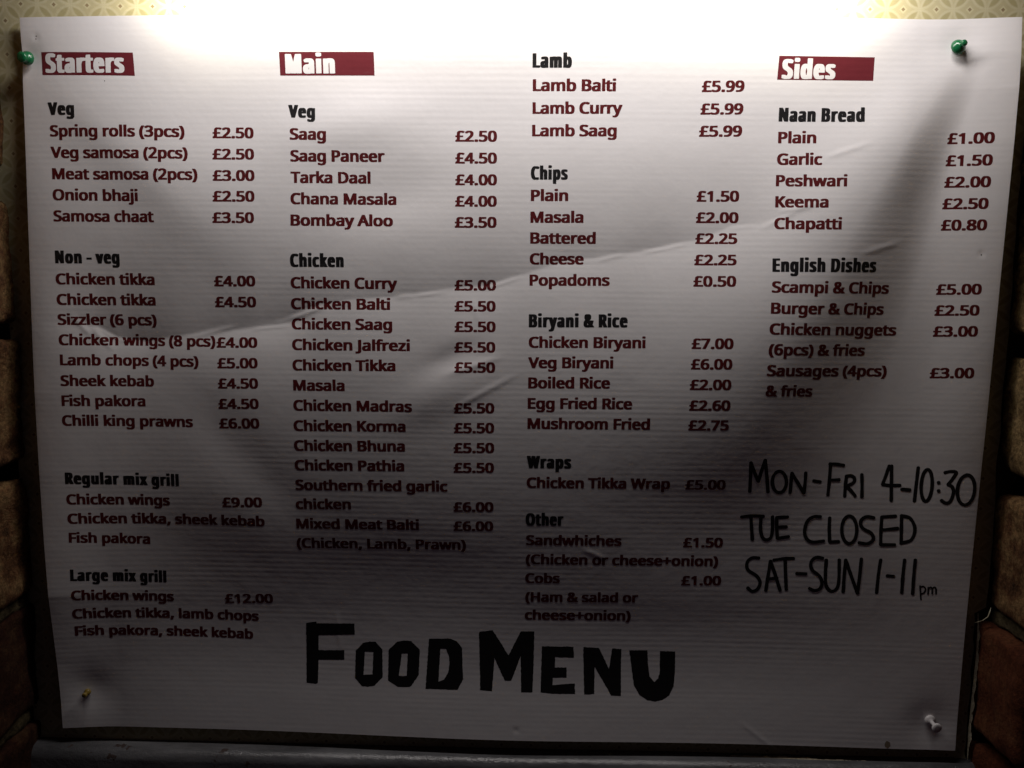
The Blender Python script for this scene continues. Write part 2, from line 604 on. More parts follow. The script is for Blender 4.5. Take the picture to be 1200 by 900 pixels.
JOINTS = [-85, 5, 99, 191, 280, 368, 449, 532]       # bed joints, sheet millimetres
def brick_pier(name, label, face_u, sign, jut, gaps, kinds):
    """sign +1: the pier lies to the right of its face"""
    root = empty(name, P(face_u, 532, -60))
    tag(root, label, "brick wall")
    for i in range(len(JOINTS) - 1):
        top, bot = JOINTS[i] + gaps[i] / 2, JOINTS[i + 1] - gaps[i + 1] / 2
        f = face_u + sign * jut[i]
        u0, u1 = (f, f + 100) if sign > 0 else (f - 100, f)
        # bond: alternate the perpendicular joint so courses break
        cuts = [11, -52, -160, -268] if i % 2 else [11, -100, -208, -268]
        vs, fs = [], []
        for k in range(3):
            ya, yb = cuts[k + 1] + 5, cuts[k] - (5 if k else 0)
            a, b = P(u0, bot, ya), P(u1, top, yb)
            rough_box(a[0], b[0], a[1], b[1], a[2], b[2], 0.0040, 0.0026, i * 3 + k + (40 if sign > 0 else 0), 0.0036 if k == 0 else 0.007, vs, fs, 0.0022)
        vs = [q - root.location for q in vs]
        mesh_ob("brick_course", vs, fs, kinds[i], root, True)
    vs, fs = [], []
    f = face_u + sign * 13
    u0, u1 = (f, f + 80) if sign > 0 else (f - 80, f)
    a, b = P(u0, 532, -266), P(u1, -85, 8)
    rough_box(a[0], b[0], a[1], b[1], a[2], b[2], 0.002, 0.0022, 77 + sign, 0.008, vs, fs)
    mesh_ob("mortar_bed", [q - root.location for q in vs], fs, M_MORTAR_DARK, root, True)
    for (jv, depth, hh) in ((368, 3.0, 12), (449, 4.0, 12)):
        vs, fs = [], []
        f = face_u + sign * depth
        u0, u1 = (f, f + 40) if sign > 0 else (f - 40, f)
        a, b = P(u0, jv + hh / 2, -266), P(u1, jv - hh / 2, 8)
        rough_box(a[0], b[0], a[1], b[1], a[2], b[2], 0.0025, 0.0030, jv + sign, 0.003, vs, fs, 0.0030)
        mesh_ob("mortar_joint", [q - root.location for q in vs], fs, M_MORTAR, root, True)
    return root


M_BRICK_BROWN = mat_rough("brown_brick", [(0.34, (0.045, 0.024, 0.013)), (0.46, (0.21, 0.095, 0.042)), (0.57, (0.38, 0.230, 0.100)), (0.68, (0.27, 0.085, 0.040))], 40.0, 0.0022)  # browner mix, on the left pier and one course of the right
M_BRICK_BLACKISH = mat_rough("blackish_red_brick", [(0.32, (0.022, 0.009, 0.006)), (0.5, (0.060, 0.021, 0.011)), (0.64, (0.11, 0.055, 0.026))], 36.0, 0.002)  # darker red mix for the lowest courses of the left pier
S_ = M_BRICK_BLACKISH
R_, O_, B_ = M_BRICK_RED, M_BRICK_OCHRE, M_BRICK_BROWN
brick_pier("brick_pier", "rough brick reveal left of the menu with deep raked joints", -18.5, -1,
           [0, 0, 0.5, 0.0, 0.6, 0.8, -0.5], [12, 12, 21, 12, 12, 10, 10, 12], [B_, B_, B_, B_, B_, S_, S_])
brick_pier("brick_pier", "rough brick reveal right of the menu with a dark red brick at its foot", 612.0, 1,
           [0, 0, 0.5, 0.0, 0.5, -6.5, -5], [12, 12, 22, 14, 17, 10, 10, 12], [O_, O_, O_, O_, B_, R_, R_])

# ------------------------------------------------------------------ the painted ledge below
def ledge():
    root = empty("ledge", P(297, 540, -10))
    prof = [(12.0, 0.0), (5.0, 0.1), (1.5, 0.3)]
    cy, cz, r = 0.8, 7.4, 7.0
    for k in range(0, 13):
        t = math.radians(90 * k / 12)
        prof.append((cy - r * math.sin(t) , cz - r * math.cos(t)))
    prof += [(cy - r - 0.5, 30.0), (cy - r - 0.5, 75.0), (12.0, 75.0)]
    us = [-36 + i * 4.0 for i in range(169)]
    vs, fs = [], []
    n = len(prof)
    for u in us:
        for k, (d, dz) in enumerate(prof):
            w = 0.35 * noise.noise(Vector((u * 0.03, k * 0.4, 2.0))) + 0.9 * noise.noise(Vector((u * 0.006, 0.3, 5.0)))
            drop = 467.9 + 1.0 * math.sin((u + 40) / 650 * math.pi)
            vs.append(Vector(P(u, drop + dz + w * 0.5, d - w * 0.4)) - root.location)
    for i in range(len(us) - 1):
        for k in range(n):
            a, b = i * n + k, i * n + (k + 1) % n
            fs.append((a, b, b + n, a + n))
    fs.append(tuple(range(n - 1, -1, -1)))
    fs.append(tuple((len(us) - 1) * n + k for k in range(n)))
    mesh_ob("ledge_moulding", vs, fs, M_LEDGE, root, True)
    tag(root, "grey gloss painted ledge with a rounded nose under the menu", "ledge")
    return root


ledge()

# ------------------------------------------------------------------ the printed sheet
menu = empty("menu_sign", P(297, 459, 0))
tag(menu, "white fluted plastic food menu pinned to the wallpaper, printed in maroon and black", "menu sign")
ML = menu.location


def local(a):
    return [Vector(q) - ML for q in a]


def sheet_mesh():
    nu, nv = NU, NV
    us = np.linspace(0, SW, nu + 1)
    vv = np.linspace(0, SH, nv + 1)
    U, V = np.meshgrid(us, vv)
    front = on_sheet(U, V)
    # hand-cut bottom edge: not quite square
    cut = 2.0 * (1 - U / SW) ** 1.5 * (V / SH) ** 12
    front[..., 2] += cut / 1000
    N = (nu + 1) * (nv + 1)
    back = front + np.array([0, 0.0022, 0])
    pts = np.concatenate([front.reshape(-1, 3), back.reshape(-1, 3)])
    fs = []
    W1 = nu + 1
    for j in range(nv):
        for i in range(nu):
            a = j * W1 + i
            fs.append((a, a + W1, a + W1 + 1, a + 1))
            fs.append((N + a, N + a + 1, N + a + W1 + 1, N + a + W1))
    rim = [j * W1 for j in range(nv + 1)] + [nv * W1 + i for i in range(1, nu + 1)] + \
          [j * W1 + nu for j in range(nv - 1, -1, -1)] + [i for i in range(nu - 1, 0, -1)]
    for a, b in zip(rim, rim[1:] + rim[:1]):
        fs.append((a, N + a, N + b, b))
    return pts - np.array(ML), fs


vs, fs = sheet_mesh()
sheet = mesh_ob("sheet", vs, fs, M_SHEET, menu, True)
# keep the cut edge crisp
bm = bmesh.new()
bm.from_mesh(sheet.data)
for e in bm.edges:
    if len(e.link_faces) == 2 and e.link_faces[0].normal.dot(e.link_faces[1].normal) < 0.5:
        e.smooth = False
bm.to_mesh(sheet.data)
bm.free()

# ------------------------------------------------------------------ lettering
# outlines in 1/250 of the capital height: character, advance (1/1000), contours
BODY_FACE = [
' 377',
'&1046|2,84 2,54 5,41 11,28 18,20 27,13 34,8 52,1 71,-2 130,-2 157,3 167,6 182,14 184,14 198,2 201,0 273,0 277,4 276,15 233,55 241,68 254,93 262,119 262,131 258,133 197,133 193,131 191,129 188,113 183,102 182,101 147,132 165,144 176,155 181,162 186,171 188,179 189,206 186,219 178,233 165,243 157,247 146,251 129,253 89,253 75,252 63,249 52,244 44,239 36,231 29,221 25,208 25,181 29,169 34,158 48,140 27,125 14,113 6,99|73,69 75,79 78,87 90,99 140,55 132,49 121,44 103,40 93,43 82,50 75,60|95,191 95,196 97,202 106,210 108,210 112,208 118,200 119,191 117,187 113,180 105,173 99,181',
'(441|-3,122 -3,75 2,42 6,27 13,7 31,-26 47,-47 52,-51 112,-51 115,-49 116,-47 116,-37 104,-21 93,-3 85,15 77,37 71,62 68,78 68,111 72,139 79,166 87,189 98,210 116,235 115,247 112,249 52,249 47,246 40,237 26,216 11,184 1,151',
')441|-6,246 -6,236 12,210 23,189 32,165 39,137 43,105 42,75 38,53 33,35 27,18 17,-4 8,-18 -5,-37 -5,-47 -1,-51 58,-51 62,-49 71,-38 88,-13 98,8 107,37 112,70 113,115 111,139 106,163 98,189 83,219 72,235 61,248 57,249 -2,249',
'+822|1,140 1,107 2,105 5,104 70,104 70,40 75,37 130,37 133,39 135,104 200,104 204,107 204,140 203,142 200,143 134,143 134,207 130,211 75,211 71,209 70,143 5,143',
',396|-2,-26 -2,-38 2,-41 55,-41 58,-40 74,-6 86,25 89,35 89,48 87,51 82,55 19,55 16,53 14,48 13,35 6,2',
'.396|9,38 9,14 10,10 13,5 17,1 25,-3 71,-4 83,2 89,10 91,15 90,40 87,47 82,51 73,55 25,55 18,51 13,47',
'0822|1,151 1,100 3,81 7,63 13,45 20,32 26,23 39,11 57,2 76,-2 130,-2 147,1 162,8 169,13 179,22 186,31 193,44 197,55 202,73 205,99 205,150 200,182 193,204 181,224 166,239 148,248 139,251 123,253 73,253 59,250 45,244 35,237 27,230 19,219 13,208 5,184|70,116 72,155 77,181 80,189 87,200 95,207 103,210 110,207 121,195 128,182 132,163 135,142 135,108 132,88 129,73 121,55 110,43 102,40 93,45 84,55 76,72 72,90',
'1822|15,198 15,187 16,184 30,168 34,166 66,166 77,173 78,3 81,1 142,1 145,2 146,4 146,247 142,249 85,249 16,200',
'2822|0,38 0,4 5,1 200,1 204,3 205,40 200,43 92,43 140,87 165,112 180,133 189,149 193,162 194,176 193,202 190,210 185,221 172,235 166,240 153,246 135,251 121,253 77,253 59,251 40,245 20,235 4,224 4,210 17,195 23,190 55,190 80,206 93,210 98,211 105,209 110,206 117,199 122,190 123,178 122,170 118,159 113,149 102,136 80,113 17,54',
'3822|-1,50 0,12 13,6 35,0 53,-2 119,-2 132,-1 143,1 156,6 176,16 185,23 192,32 200,51 203,65 203,84 200,97 193,113 182,123 165,132 173,137 185,148 192,161 195,177 195,197 193,206 187,221 175,235 158,245 138,251 126,253 70,253 50,250 38,246 16,237 2,227 1,214 15,196 20,193 51,193 75,206 93,211 104,210 110,207 117,201 122,195 124,187 124,182 121,173 115,164 105,157 88,151 69,149 42,149 39,147 37,145 37,112 42,109 84,108 98,106 110,102 118,98 127,89 130,81 131,72 129,63 123,54 113,45 106,42 95,39 85,38 71,40 52,46 35,53 3,53',
'4822|-9,91 -9,56 -8,55 -5,53 110,53 110,4 111,2 114,1 174,1 178,2 179,4 179,53 211,53 215,56 215,93 211,95 179,96 178,249 174,251 112,251 109,249|70,96 110,148 110,96',
'5822|5,50 6,12 25,3 50,-2 120,-2 135,0 148,3 166,11 174,16 186,28 193,38 197,47 201,61 203,76 203,90 201,104 197,118 189,129 178,141 172,145 157,152 146,156 122,160 81,160 85,205 86,208 181,208 185,211 185,246 184,248 181,250 25,250 21,248 11,139 12,125 30,115 64,115 83,118 93,118 110,114 116,110 126,100 130,90 132,77 129,65 122,55 112,46 96,40 85,39 64,43 53,47 41,53 10,53',
'6822|3,132 3,87 7,61 13,47 19,35 26,26 39,14 58,3 69,0 80,-2 140,-2 154,2 171,10 178,14 191,28 201,46 205,60 206,73 205,102 203,113 195,130 188,140 178,149 161,157 151,160 136,162 91,162 79,160 78,162 84,177 92,189 101,199 110,205 118,208 136,213 150,210 182,210 186,211 187,213 186,248 182,250 166,253 100,252 76,247 57,238 50,234 31,216 18,195 10,177 7,165|73,84 73,90 75,97 81,107 88,113 96,118 108,123 115,120 125,113 131,105 134,96 136,89 136,76 132,61 127,53 118,44 111,40 105,40 97,44 85,55 78,68',
'7822|-1,246 -1,210 3,207 127,207 31,14 31,4 35,1 100,1 103,3 106,8 205,214 205,246 201,249 3,249',
'8822|1,82 1,53 2,45 8,31 13,24 24,14 43,4 58,0 73,-2 133,-2 155,2 170,8 182,16 190,23 198,34 203,45 205,57 204,86 201,95 197,103 192,110 180,120 161,132 173,140 184,150 189,157 196,171 197,180 196,204 193,215 189,222 183,230 172,239 158,246 144,250 130,253 76,253 65,251 49,247 30,237 17,224 12,214 8,201 8,177 12,162 19,151 33,136 41,131 25,121 15,111 6,99|70,64 70,72 75,84 78,88 88,97 98,104 104,102 119,93 131,81 135,71 134,60 128,51 116,41 105,38 96,38 84,43 75,53|78,185 79,193 82,201 91,208 101,212 111,210 116,207 124,198 127,190 126,182 122,174 112,163 104,158 92,165 84,172 80,178',
'9822|1,183 1,150 5,132 15,114 26,103 43,93 62,88 117,88 129,89 123,73 116,62 104,51 91,43 71,38 61,39 54,41 23,41 20,40 19,38 20,2 25,0 40,-2 107,-2 123,1 138,6 151,13 163,21 171,28 179,38 190,58 200,87 204,116 204,153 201,180 194,202 187,215 180,225 168,236 158,242 145,248 131,252 74,253 61,250 46,245 37,241 29,236 20,227 13,217 7,207 3,193|70,162 71,177 77,194 86,203 92,208 99,210 105,209 110,206 122,195 130,181 133,166 133,158 131,152 126,144 114,133 100,128 91,130 80,139 74,148',
'A916|-17,15 -17,4 -12,1 50,1 53,2 55,6 83,73 144,73 146,70 175,2 178,1 241,1 245,3 245,16 153,236 147,249 144,251 85,251 81,248|100,115 113,149 115,151 129,115',
'B931|17,246 18,3 22,1 155,1 170,3 183,7 198,13 205,18 215,26 221,34 228,48 231,65 231,84 229,96 227,103 219,116 211,124 195,132 203,137 213,147 219,159 222,168 222,201 217,215 211,225 201,233 185,241 169,246 150,249 22,249|88,42 88,110 112,110 125,108 141,103 151,96 157,84 158,73 153,60 143,50 135,45 122,42|88,151 88,209 112,208 122,206 138,201 144,196 148,190 151,178 148,170 142,160 134,155 119,151',
'C906|5,145 5,104 10,74 16,58 25,42 34,31 49,18 58,12 76,4 93,0 108,-2 183,-2 212,4 222,9 223,45 219,48 188,48 166,43 143,40 131,42 121,46 107,54 94,66 84,84 79,103 77,127 79,146 85,166 93,180 109,197 124,205 141,210 149,210 156,208 173,203 185,198 216,198 220,201 232,225 232,236 231,238 220,243 206,247 174,253 115,253 95,250 74,243 63,238 49,229 36,218 27,208 13,180 7,161',
'D1043|17,246 18,3 22,1 139,1 153,2 167,5 186,11 202,18 214,26 226,37 235,47 246,66 253,87 256,106 256,148 253,167 246,187 238,201 230,211 217,224 200,234 179,243 161,247 144,249 22,249|88,42 88,208 100,209 116,207 130,204 146,198 155,193 170,177 177,164 183,144 184,129 183,109 180,96 172,78 166,69 154,59 143,52 126,46 106,42',
'E800|17,246 18,3 22,1 192,1 195,2 196,4 196,39 192,42 88,43 88,110 185,110 190,113 190,148 185,151 88,151 88,207 192,208 196,211 195,247 192,249 22,249',
'F748|17,246 17,4 22,1 83,1 88,4 88,99 185,100 189,103 189,138 185,141 88,141 88,207 192,208 196,211 196,246 192,249 22,249',
'G1041|5,145 6,97 8,84 15,63 24,45 36,31 47,21 60,13 74,6 87,2 113,-2 192,-2 229,4 245,8 250,11 251,136 250,138 247,139 130,139 126,137 126,100 127,99 130,97 180,97 180,44 161,40 153,39 131,43 119,47 107,55 92,70 86,81 79,102 77,118 77,132 78,143 84,162 94,180 99,186 110,195 127,205 152,210 176,206 195,200 199,198 232,198 236,200 247,225 247,236 246,238 231,244 218,247 185,253 124,253 102,250 79,243 68,238 50,228 34,213 28,206 21,196 13,179 8,164',
'H1059|17,246 18,3 22,1 83,1 87,3 88,109 176,109 177,3 181,1 243,1 246,2 247,4 247,247 243,249 181,249 177,247 176,151 88,151 87,247 83,249 22,249',
'J403|-44,-20 -44,-54 -43,-56 -38,-58 -26,-61 28,-61 46,-57 57,-52 66,-45 75,-35 80,-26 84,-14 86,-5 86,246 81,250 20,250 15,246 15,2 12,-5 9,-10 -1,-18 -40,-17',
'K888|17,246 18,3 22,1 83,1 87,3 88,93 90,95 164,2 167,1 234,1 237,2 238,4 237,16 141,139 233,233 234,236 233,247 230,249 163,249 160,248 88,173 87,247 83,249 22,249',
'L755|17,246 18,3 22,1 192,1 196,2 197,4 197,40 192,43 88,43 88,246 83,249 22,249',
'M1291|17,246 17,4 19,2 22,1 81,1 84,3 86,107 127,3 132,1 189,1 192,2 235,109 236,3 240,1 302,1 305,3 306,246 305,248 302,249 224,249 221,247 161,103 102,247 99,249 22,249',
'O1115|5,146 5,105 6,92 13,67 23,46 34,31 47,19 57,13 73,6 84,2 109,-2 170,-2 185,0 199,3 218,11 227,16 244,31 257,48 267,70 273,97 275,132 271,164 264,187 255,205 249,214 232,230 216,240 195,248 178,252 161,253 107,253 83,248 60,239 44,229 33,218 24,206 16,193 11,179 7,164|77,123 79,149 86,172 96,188 107,199 114,203 128,208 139,210 155,208 163,205 172,199 182,190 187,182 194,169 200,145 202,130 200,105 195,84 188,69 179,58 163,46 149,41 138,40 121,44 107,52 94,64 85,80 79,102',
'P868|17,246 17,4 22,1 83,1 88,4 88,91 131,92 147,94 169,100 180,105 190,112 199,120 206,130 212,143 215,152 216,162 216,184 213,201 208,212 204,219 191,232 173,241 156,246 133,249 22,249|88,133 88,208 107,207 123,203 132,198 136,194 141,185 144,178 144,170 141,155 137,150 129,142 123,139 104,134',
'R892|17,246 18,3 22,1 83,1 87,3 88,96 100,97 160,2 163,1 230,1 233,2 234,4 234,14 232,19 173,108 174,110 181,113 192,120 202,129 212,144 215,154 216,164 215,194 211,210 201,224 191,233 175,241 164,245 145,249 22,249|88,138 88,207 108,207 119,205 129,201 138,193 141,188 144,181 144,172 140,157 130,146 124,142 106,138',
'S790|1,49 2,10 18,3 46,-2 119,-2 138,0 152,5 166,11 174,16 185,26 193,40 198,58 197,89 194,100 190,107 185,114 176,123 162,131 137,142 103,154 90,162 82,168 78,173 75,182 75,187 79,196 87,204 94,208 101,210 108,210 123,207 146,199 178,199 181,200 183,203 192,225 192,237 190,239 171,246 142,252 77,253 65,251 47,246 34,240 21,230 14,222 9,214 4,199 5,165 8,155 14,145 25,132 41,121 64,111 101,98 112,91 120,85 124,80 127,72 127,65 123,56 115,48 107,43 93,40 84,40 71,42 53,46 38,52 6,52',
'T800|-13,246 -13,211 -12,209 -9,208 65,207 66,3 69,1 131,1 134,2 135,4 135,207 209,208 212,209 213,211 212,247 209,249 -9,249',
'V861|-17,246 -17,235 -14,229 72,3 77,1 139,1 142,2 230,229 232,236 231,247 228,249 164,249 160,247 108,108 106,111 54,247 51,249 -12,249',
'W1323|-12,246 -12,234 -11,229 54,2 57,1 121,1 124,3 164,132 165,131 206,3 210,1 273,1 276,3 343,235 343,246 342,248 339,249 276,249 271,247 239,128 238,128 199,248 196,249 132,249 129,247 92,129 91,131 59,247 55,249 -8,249',
'a807|0,71 0,42 4,27 10,18 15,13 24,6 33,2 51,-2 107,-2 122,0 129,3 133,0 185,0 189,2 190,4 190,145 187,158 180,171 170,181 154,189 144,192 127,194 80,194 66,193 38,186 22,178 20,176 20,166 30,144 33,142 65,142 93,152 99,154 104,153 111,149 116,144 120,135 121,122 71,120 47,115 35,111 20,103 12,96 7,90 3,81|70,55 70,59 74,67 78,72 83,77 97,82 120,84 120,73 117,62 109,50 101,43 90,39 83,39 74,46',
'b882|13,261 14,2 17,0 70,0 74,3 82,0 94,-2 148,-2 166,2 180,8 195,20 204,32 214,53 217,72 218,111 217,126 211,146 203,161 197,169 184,181 167,189 158,192 144,194 99,194 83,192 83,261 81,263 78,264 17,264|83,92 84,116 88,131 93,140 102,149 111,152 116,153 125,149 134,142 139,135 143,124 147,110 147,90 146,78 142,64 136,52 127,44 117,39 110,40 102,43 94,51 88,63 85,73',
'c693|3,115 3,76 6,58 9,48 17,33 22,26 30,17 42,9 64,0 80,-2 144,-2 164,3 175,9 176,45 175,47 171,48 140,48 133,45 110,39 98,43 88,51 80,63 76,73 74,87 74,105 77,121 83,135 93,145 101,150 109,152 125,149 134,145 165,145 168,146 178,170 178,182 177,184 159,191 138,194 83,194 63,191 53,187 44,183 33,176 19,161 13,151 7,138',
'd882|3,116 3,76 7,51 11,41 20,26 34,12 41,8 54,2 72,-2 126,-2 143,2 146,2 148,0 203,0 207,2 208,4 207,262 203,264 142,264 139,263 138,261 138,193 125,194 74,194 55,190 41,184 26,172 17,161 7,140|74,86 74,104 75,114 79,127 84,137 95,149 101,152 107,153 115,150 124,144 131,132 135,121 138,108 138,79 134,65 129,53 120,44 113,40 108,39 99,40 94,43 83,55 78,67',
'e811|3,113 3,76 5,63 10,48 17,35 25,25 32,18 45,9 65,1 84,-2 145,-2 173,3 188,8 192,10 193,46 192,48 189,49 156,49 150,46 129,40 122,39 110,40 100,43 88,52 81,62 74,80 75,83 197,83 201,84 202,124 198,140 193,154 185,166 173,178 165,184 151,190 131,194 79,194 66,192 55,189 42,182 32,175 18,159 12,148 7,137|76,121 79,130 85,140 94,149 103,153 110,152 117,146 121,142 126,135 130,121',
'f503|-11,179 -11,157 -10,155 -7,153 21,153 22,3 26,1 87,1 90,2 91,4 91,153 134,153 138,157 138,189 134,191 91,191 92,206 96,215 99,221 104,225 114,222 145,222 148,223 150,226 157,245 156,258 145,263 128,266 76,266 64,264 51,259 41,253 36,248 28,235 22,217 21,192 -6,183 -9,182',
'g882|3,115 3,76 7,52 18,30 31,15 41,8 51,3 69,-2 124,-3 138,-1 135,-12 128,-23 116,-33 105,-37 97,-37 76,-33 66,-30 53,-24 21,-24 18,-26 17,-28 17,-63 19,-66 37,-72 62,-77 134,-77 146,-76 164,-71 179,-63 191,-52 202,-36 205,-23 208,-8 208,188 207,190 203,191 148,191 146,190 143,190 135,193 117,195 82,195 67,193 56,191 43,185 35,180 20,164 11,149 7,139|74,86 74,110 77,121 82,134 87,141 100,151 106,153 115,150 119,147 130,136 137,116 138,105 138,81 135,65 131,56 122,45 114,40 106,38 97,42 87,50 80,61 76,73',
'h886|13,261 14,3 17,1 78,1 82,3 83,103 85,120 89,132 95,141 101,147 109,151 120,153 127,149 133,144 137,137 140,126 142,3 145,1 206,1 209,2 210,4 210,131 209,146 207,155 199,170 188,181 181,185 171,190 156,193 96,194 83,191 82,263 78,265 17,265',
'i382|13,188 13,4 17,1 78,1 82,4 82,188 78,191 17,191|11,255 11,234 12,229 17,223 26,219 66,218 77,222 82,226 85,232 86,253 84,258 79,265 70,270 28,270 19,267 14,262',
'j382|-36,-38 -36,-71 -34,-73 -31,-75 -17,-77 37,-77 45,-76 58,-71 66,-66 73,-59 77,-51 80,-43 83,-31 83,188 78,191 17,191 13,188 13,-22 9,-31 4,-35 -32,-35|10,252 10,237 12,231 14,227 18,223 25,219 67,218 78,223 82,227 85,233 86,251 84,258 82,262 78,266 71,270 25,270 16,264 12,259',
'k769|13,261 14,3 17,1 78,1 81,2 83,4 83,62 131,2 134,1 201,1 205,2 206,4 205,16 130,107 132,110 200,176 200,189 196,191 129,191 125,189 83,147 82,263 78,265 17,265',
'l382|13,261 13,4 17,1 78,1 83,4 83,261 78,265 17,265',
'm1330|13,188 13,4 14,2 17,1 78,1 82,3 83,104 85,121 90,135 96,144 105,150 111,153 116,152 123,146 129,138 132,128 132,4 134,2 137,1 198,1 201,3 202,111 203,121 207,131 214,144 221,149 230,153 237,151 243,146 249,137 251,128 253,3 256,1 317,1 320,3 320,144 317,157 311,170 308,175 297,184 282,191 261,195 210,194 193,190 180,183 168,189 157,193 141,195 98,195 87,193 76,190 73,191 17,191',
'n886|13,188 14,3 17,1 78,1 82,3 83,103 85,120 88,130 94,141 104,149 111,152 120,153 127,149 133,144 137,137 140,126 142,3 145,1 206,1 209,2 210,4 210,141 205,160 201,168 196,175 187,182 172,190 162,193 145,195 101,195 90,193 78,190 75,190 73,191 17,191',
'o868|3,115 3,72 7,58 15,39 25,26 39,13 55,4 69,0 81,-2 136,-2 152,0 166,6 182,15 194,26 202,36 211,58 215,78 215,114 212,129 206,147 197,162 185,175 171,184 149,192 136,194 82,194 65,192 44,183 33,176 25,168 17,158 7,138|74,87 74,105 75,115 80,129 86,140 95,148 104,152 109,153 119,149 131,139 134,135 138,127 143,111 144,88 142,78 138,65 132,54 124,46 115,40 107,39 99,42 87,52 82,58 77,71',
'p882|13,188 13,-74 17,-77 78,-77 83,-74 83,0 96,-3 146,-3 159,0 170,3 187,13 196,22 203,31 209,41 214,54 217,73 218,111 215,134 210,150 203,162 197,170 182,183 169,189 160,192 138,195 103,195 88,193 78,190 73,191 17,191|83,91 83,104 85,120 89,133 94,140 102,148 113,153 120,151 127,148 133,142 140,131 145,117 147,102 147,91 145,76 141,64 135,53 126,44 116,39 109,40 102,44 94,51 89,61 84,78',
'r599|13,188 13,4 17,1 78,1 83,4 83,103 84,112 88,124 96,136 107,145 116,150 153,150 156,152 158,155 161,176 161,189 160,191 155,193 151,194 99,195 90,193 78,188 73,191 17,191',
's692|1,153 1,127 4,117 11,108 17,101 29,94 55,83 80,74 92,68 101,61 105,54 102,47 97,43 91,40 83,38 73,38 56,43 37,51 6,51 1,47 1,12 3,9 22,2 40,-2 109,-2 124,0 137,3 153,11 163,20 170,32 173,39 174,50 174,65 173,74 166,88 158,96 144,104 81,130 74,135 70,142 72,146 76,149 87,154 93,154 102,152 123,144 156,144 160,146 170,168 170,180 169,182 146,190 120,194 62,194 52,193 36,189 18,179 7,167 3,159',
't527|-11,180 -10,155 -7,153 16,153 16,44 19,28 26,17 32,11 40,5 56,-1 64,-2 117,-2 132,0 139,3 141,6 140,39 137,40 105,40 102,39 98,39 90,46 86,52 85,61 85,153 135,153 138,154 140,156 139,190 135,192 85,192 85,228 84,230 81,231 32,231 29,230 27,227 16,193 -10,182',
'u886|11,188 11,52 16,33 24,18 33,11 50,2 70,-2 125,-2 138,0 143,2 146,2 149,0 204,0 207,2 208,4 208,190 204,192 143,192 140,190 139,88 137,71 133,60 127,51 116,42 104,38 95,42 88,48 84,55 81,66 80,190 77,192 15,192',
'w1122|-13,188 -12,174 39,3 42,1 109,1 112,3 140,83 142,80 167,3 170,1 237,1 241,3 292,173 293,188 292,190 289,191 227,191 224,190 221,184 206,126 201,114 178,187 176,190 172,191 109,191 105,190 103,187 79,114 57,190 54,191 -8,191',
'x762|-10,14 -10,4 -6,1 60,1 63,3 95,47 127,3 130,1 196,1 199,2 200,4 199,16 137,98 196,175 197,178 196,189 193,191 127,191 124,189 95,150 69,186 66,190 63,191 -3,191 -6,190 -7,188 -6,176 50,103 53,97',
'y735|-16,188 -15,175 57,8 46,-18 41,-26 33,-33 25,-37 -9,-36 -12,-38 -13,-72 -9,-75 4,-77 58,-77 66,-76 73,-74 86,-67 101,-55 109,-44 117,-28 201,177 201,188 196,191 132,191 129,190 93,98 91,99 54,190 51,191 -12,191',
'z679|-3,33 -3,4 1,1 169,1 172,2 173,4 173,35 169,39 81,39 169,154 169,189 166,191 7,191 4,190 3,188 3,157 7,153 88,153',
'£822|-5,38 -5,4 -1,1 205,1 208,3 209,40 205,43 91,43 96,53 98,62 100,105 166,105 170,108 170,139 169,141 166,142 99,143 99,184 101,192 105,200 113,208 120,211 131,209 148,204 153,201 186,201 190,203 201,226 201,236 200,238 183,245 156,251 93,252 83,251 71,247 58,241 45,231 38,223 34,214 31,205 29,195 29,143 0,142 -5,139 -5,108 0,105 29,104 29,76 25,61 20,54 13,47 7,43 -4,39',]
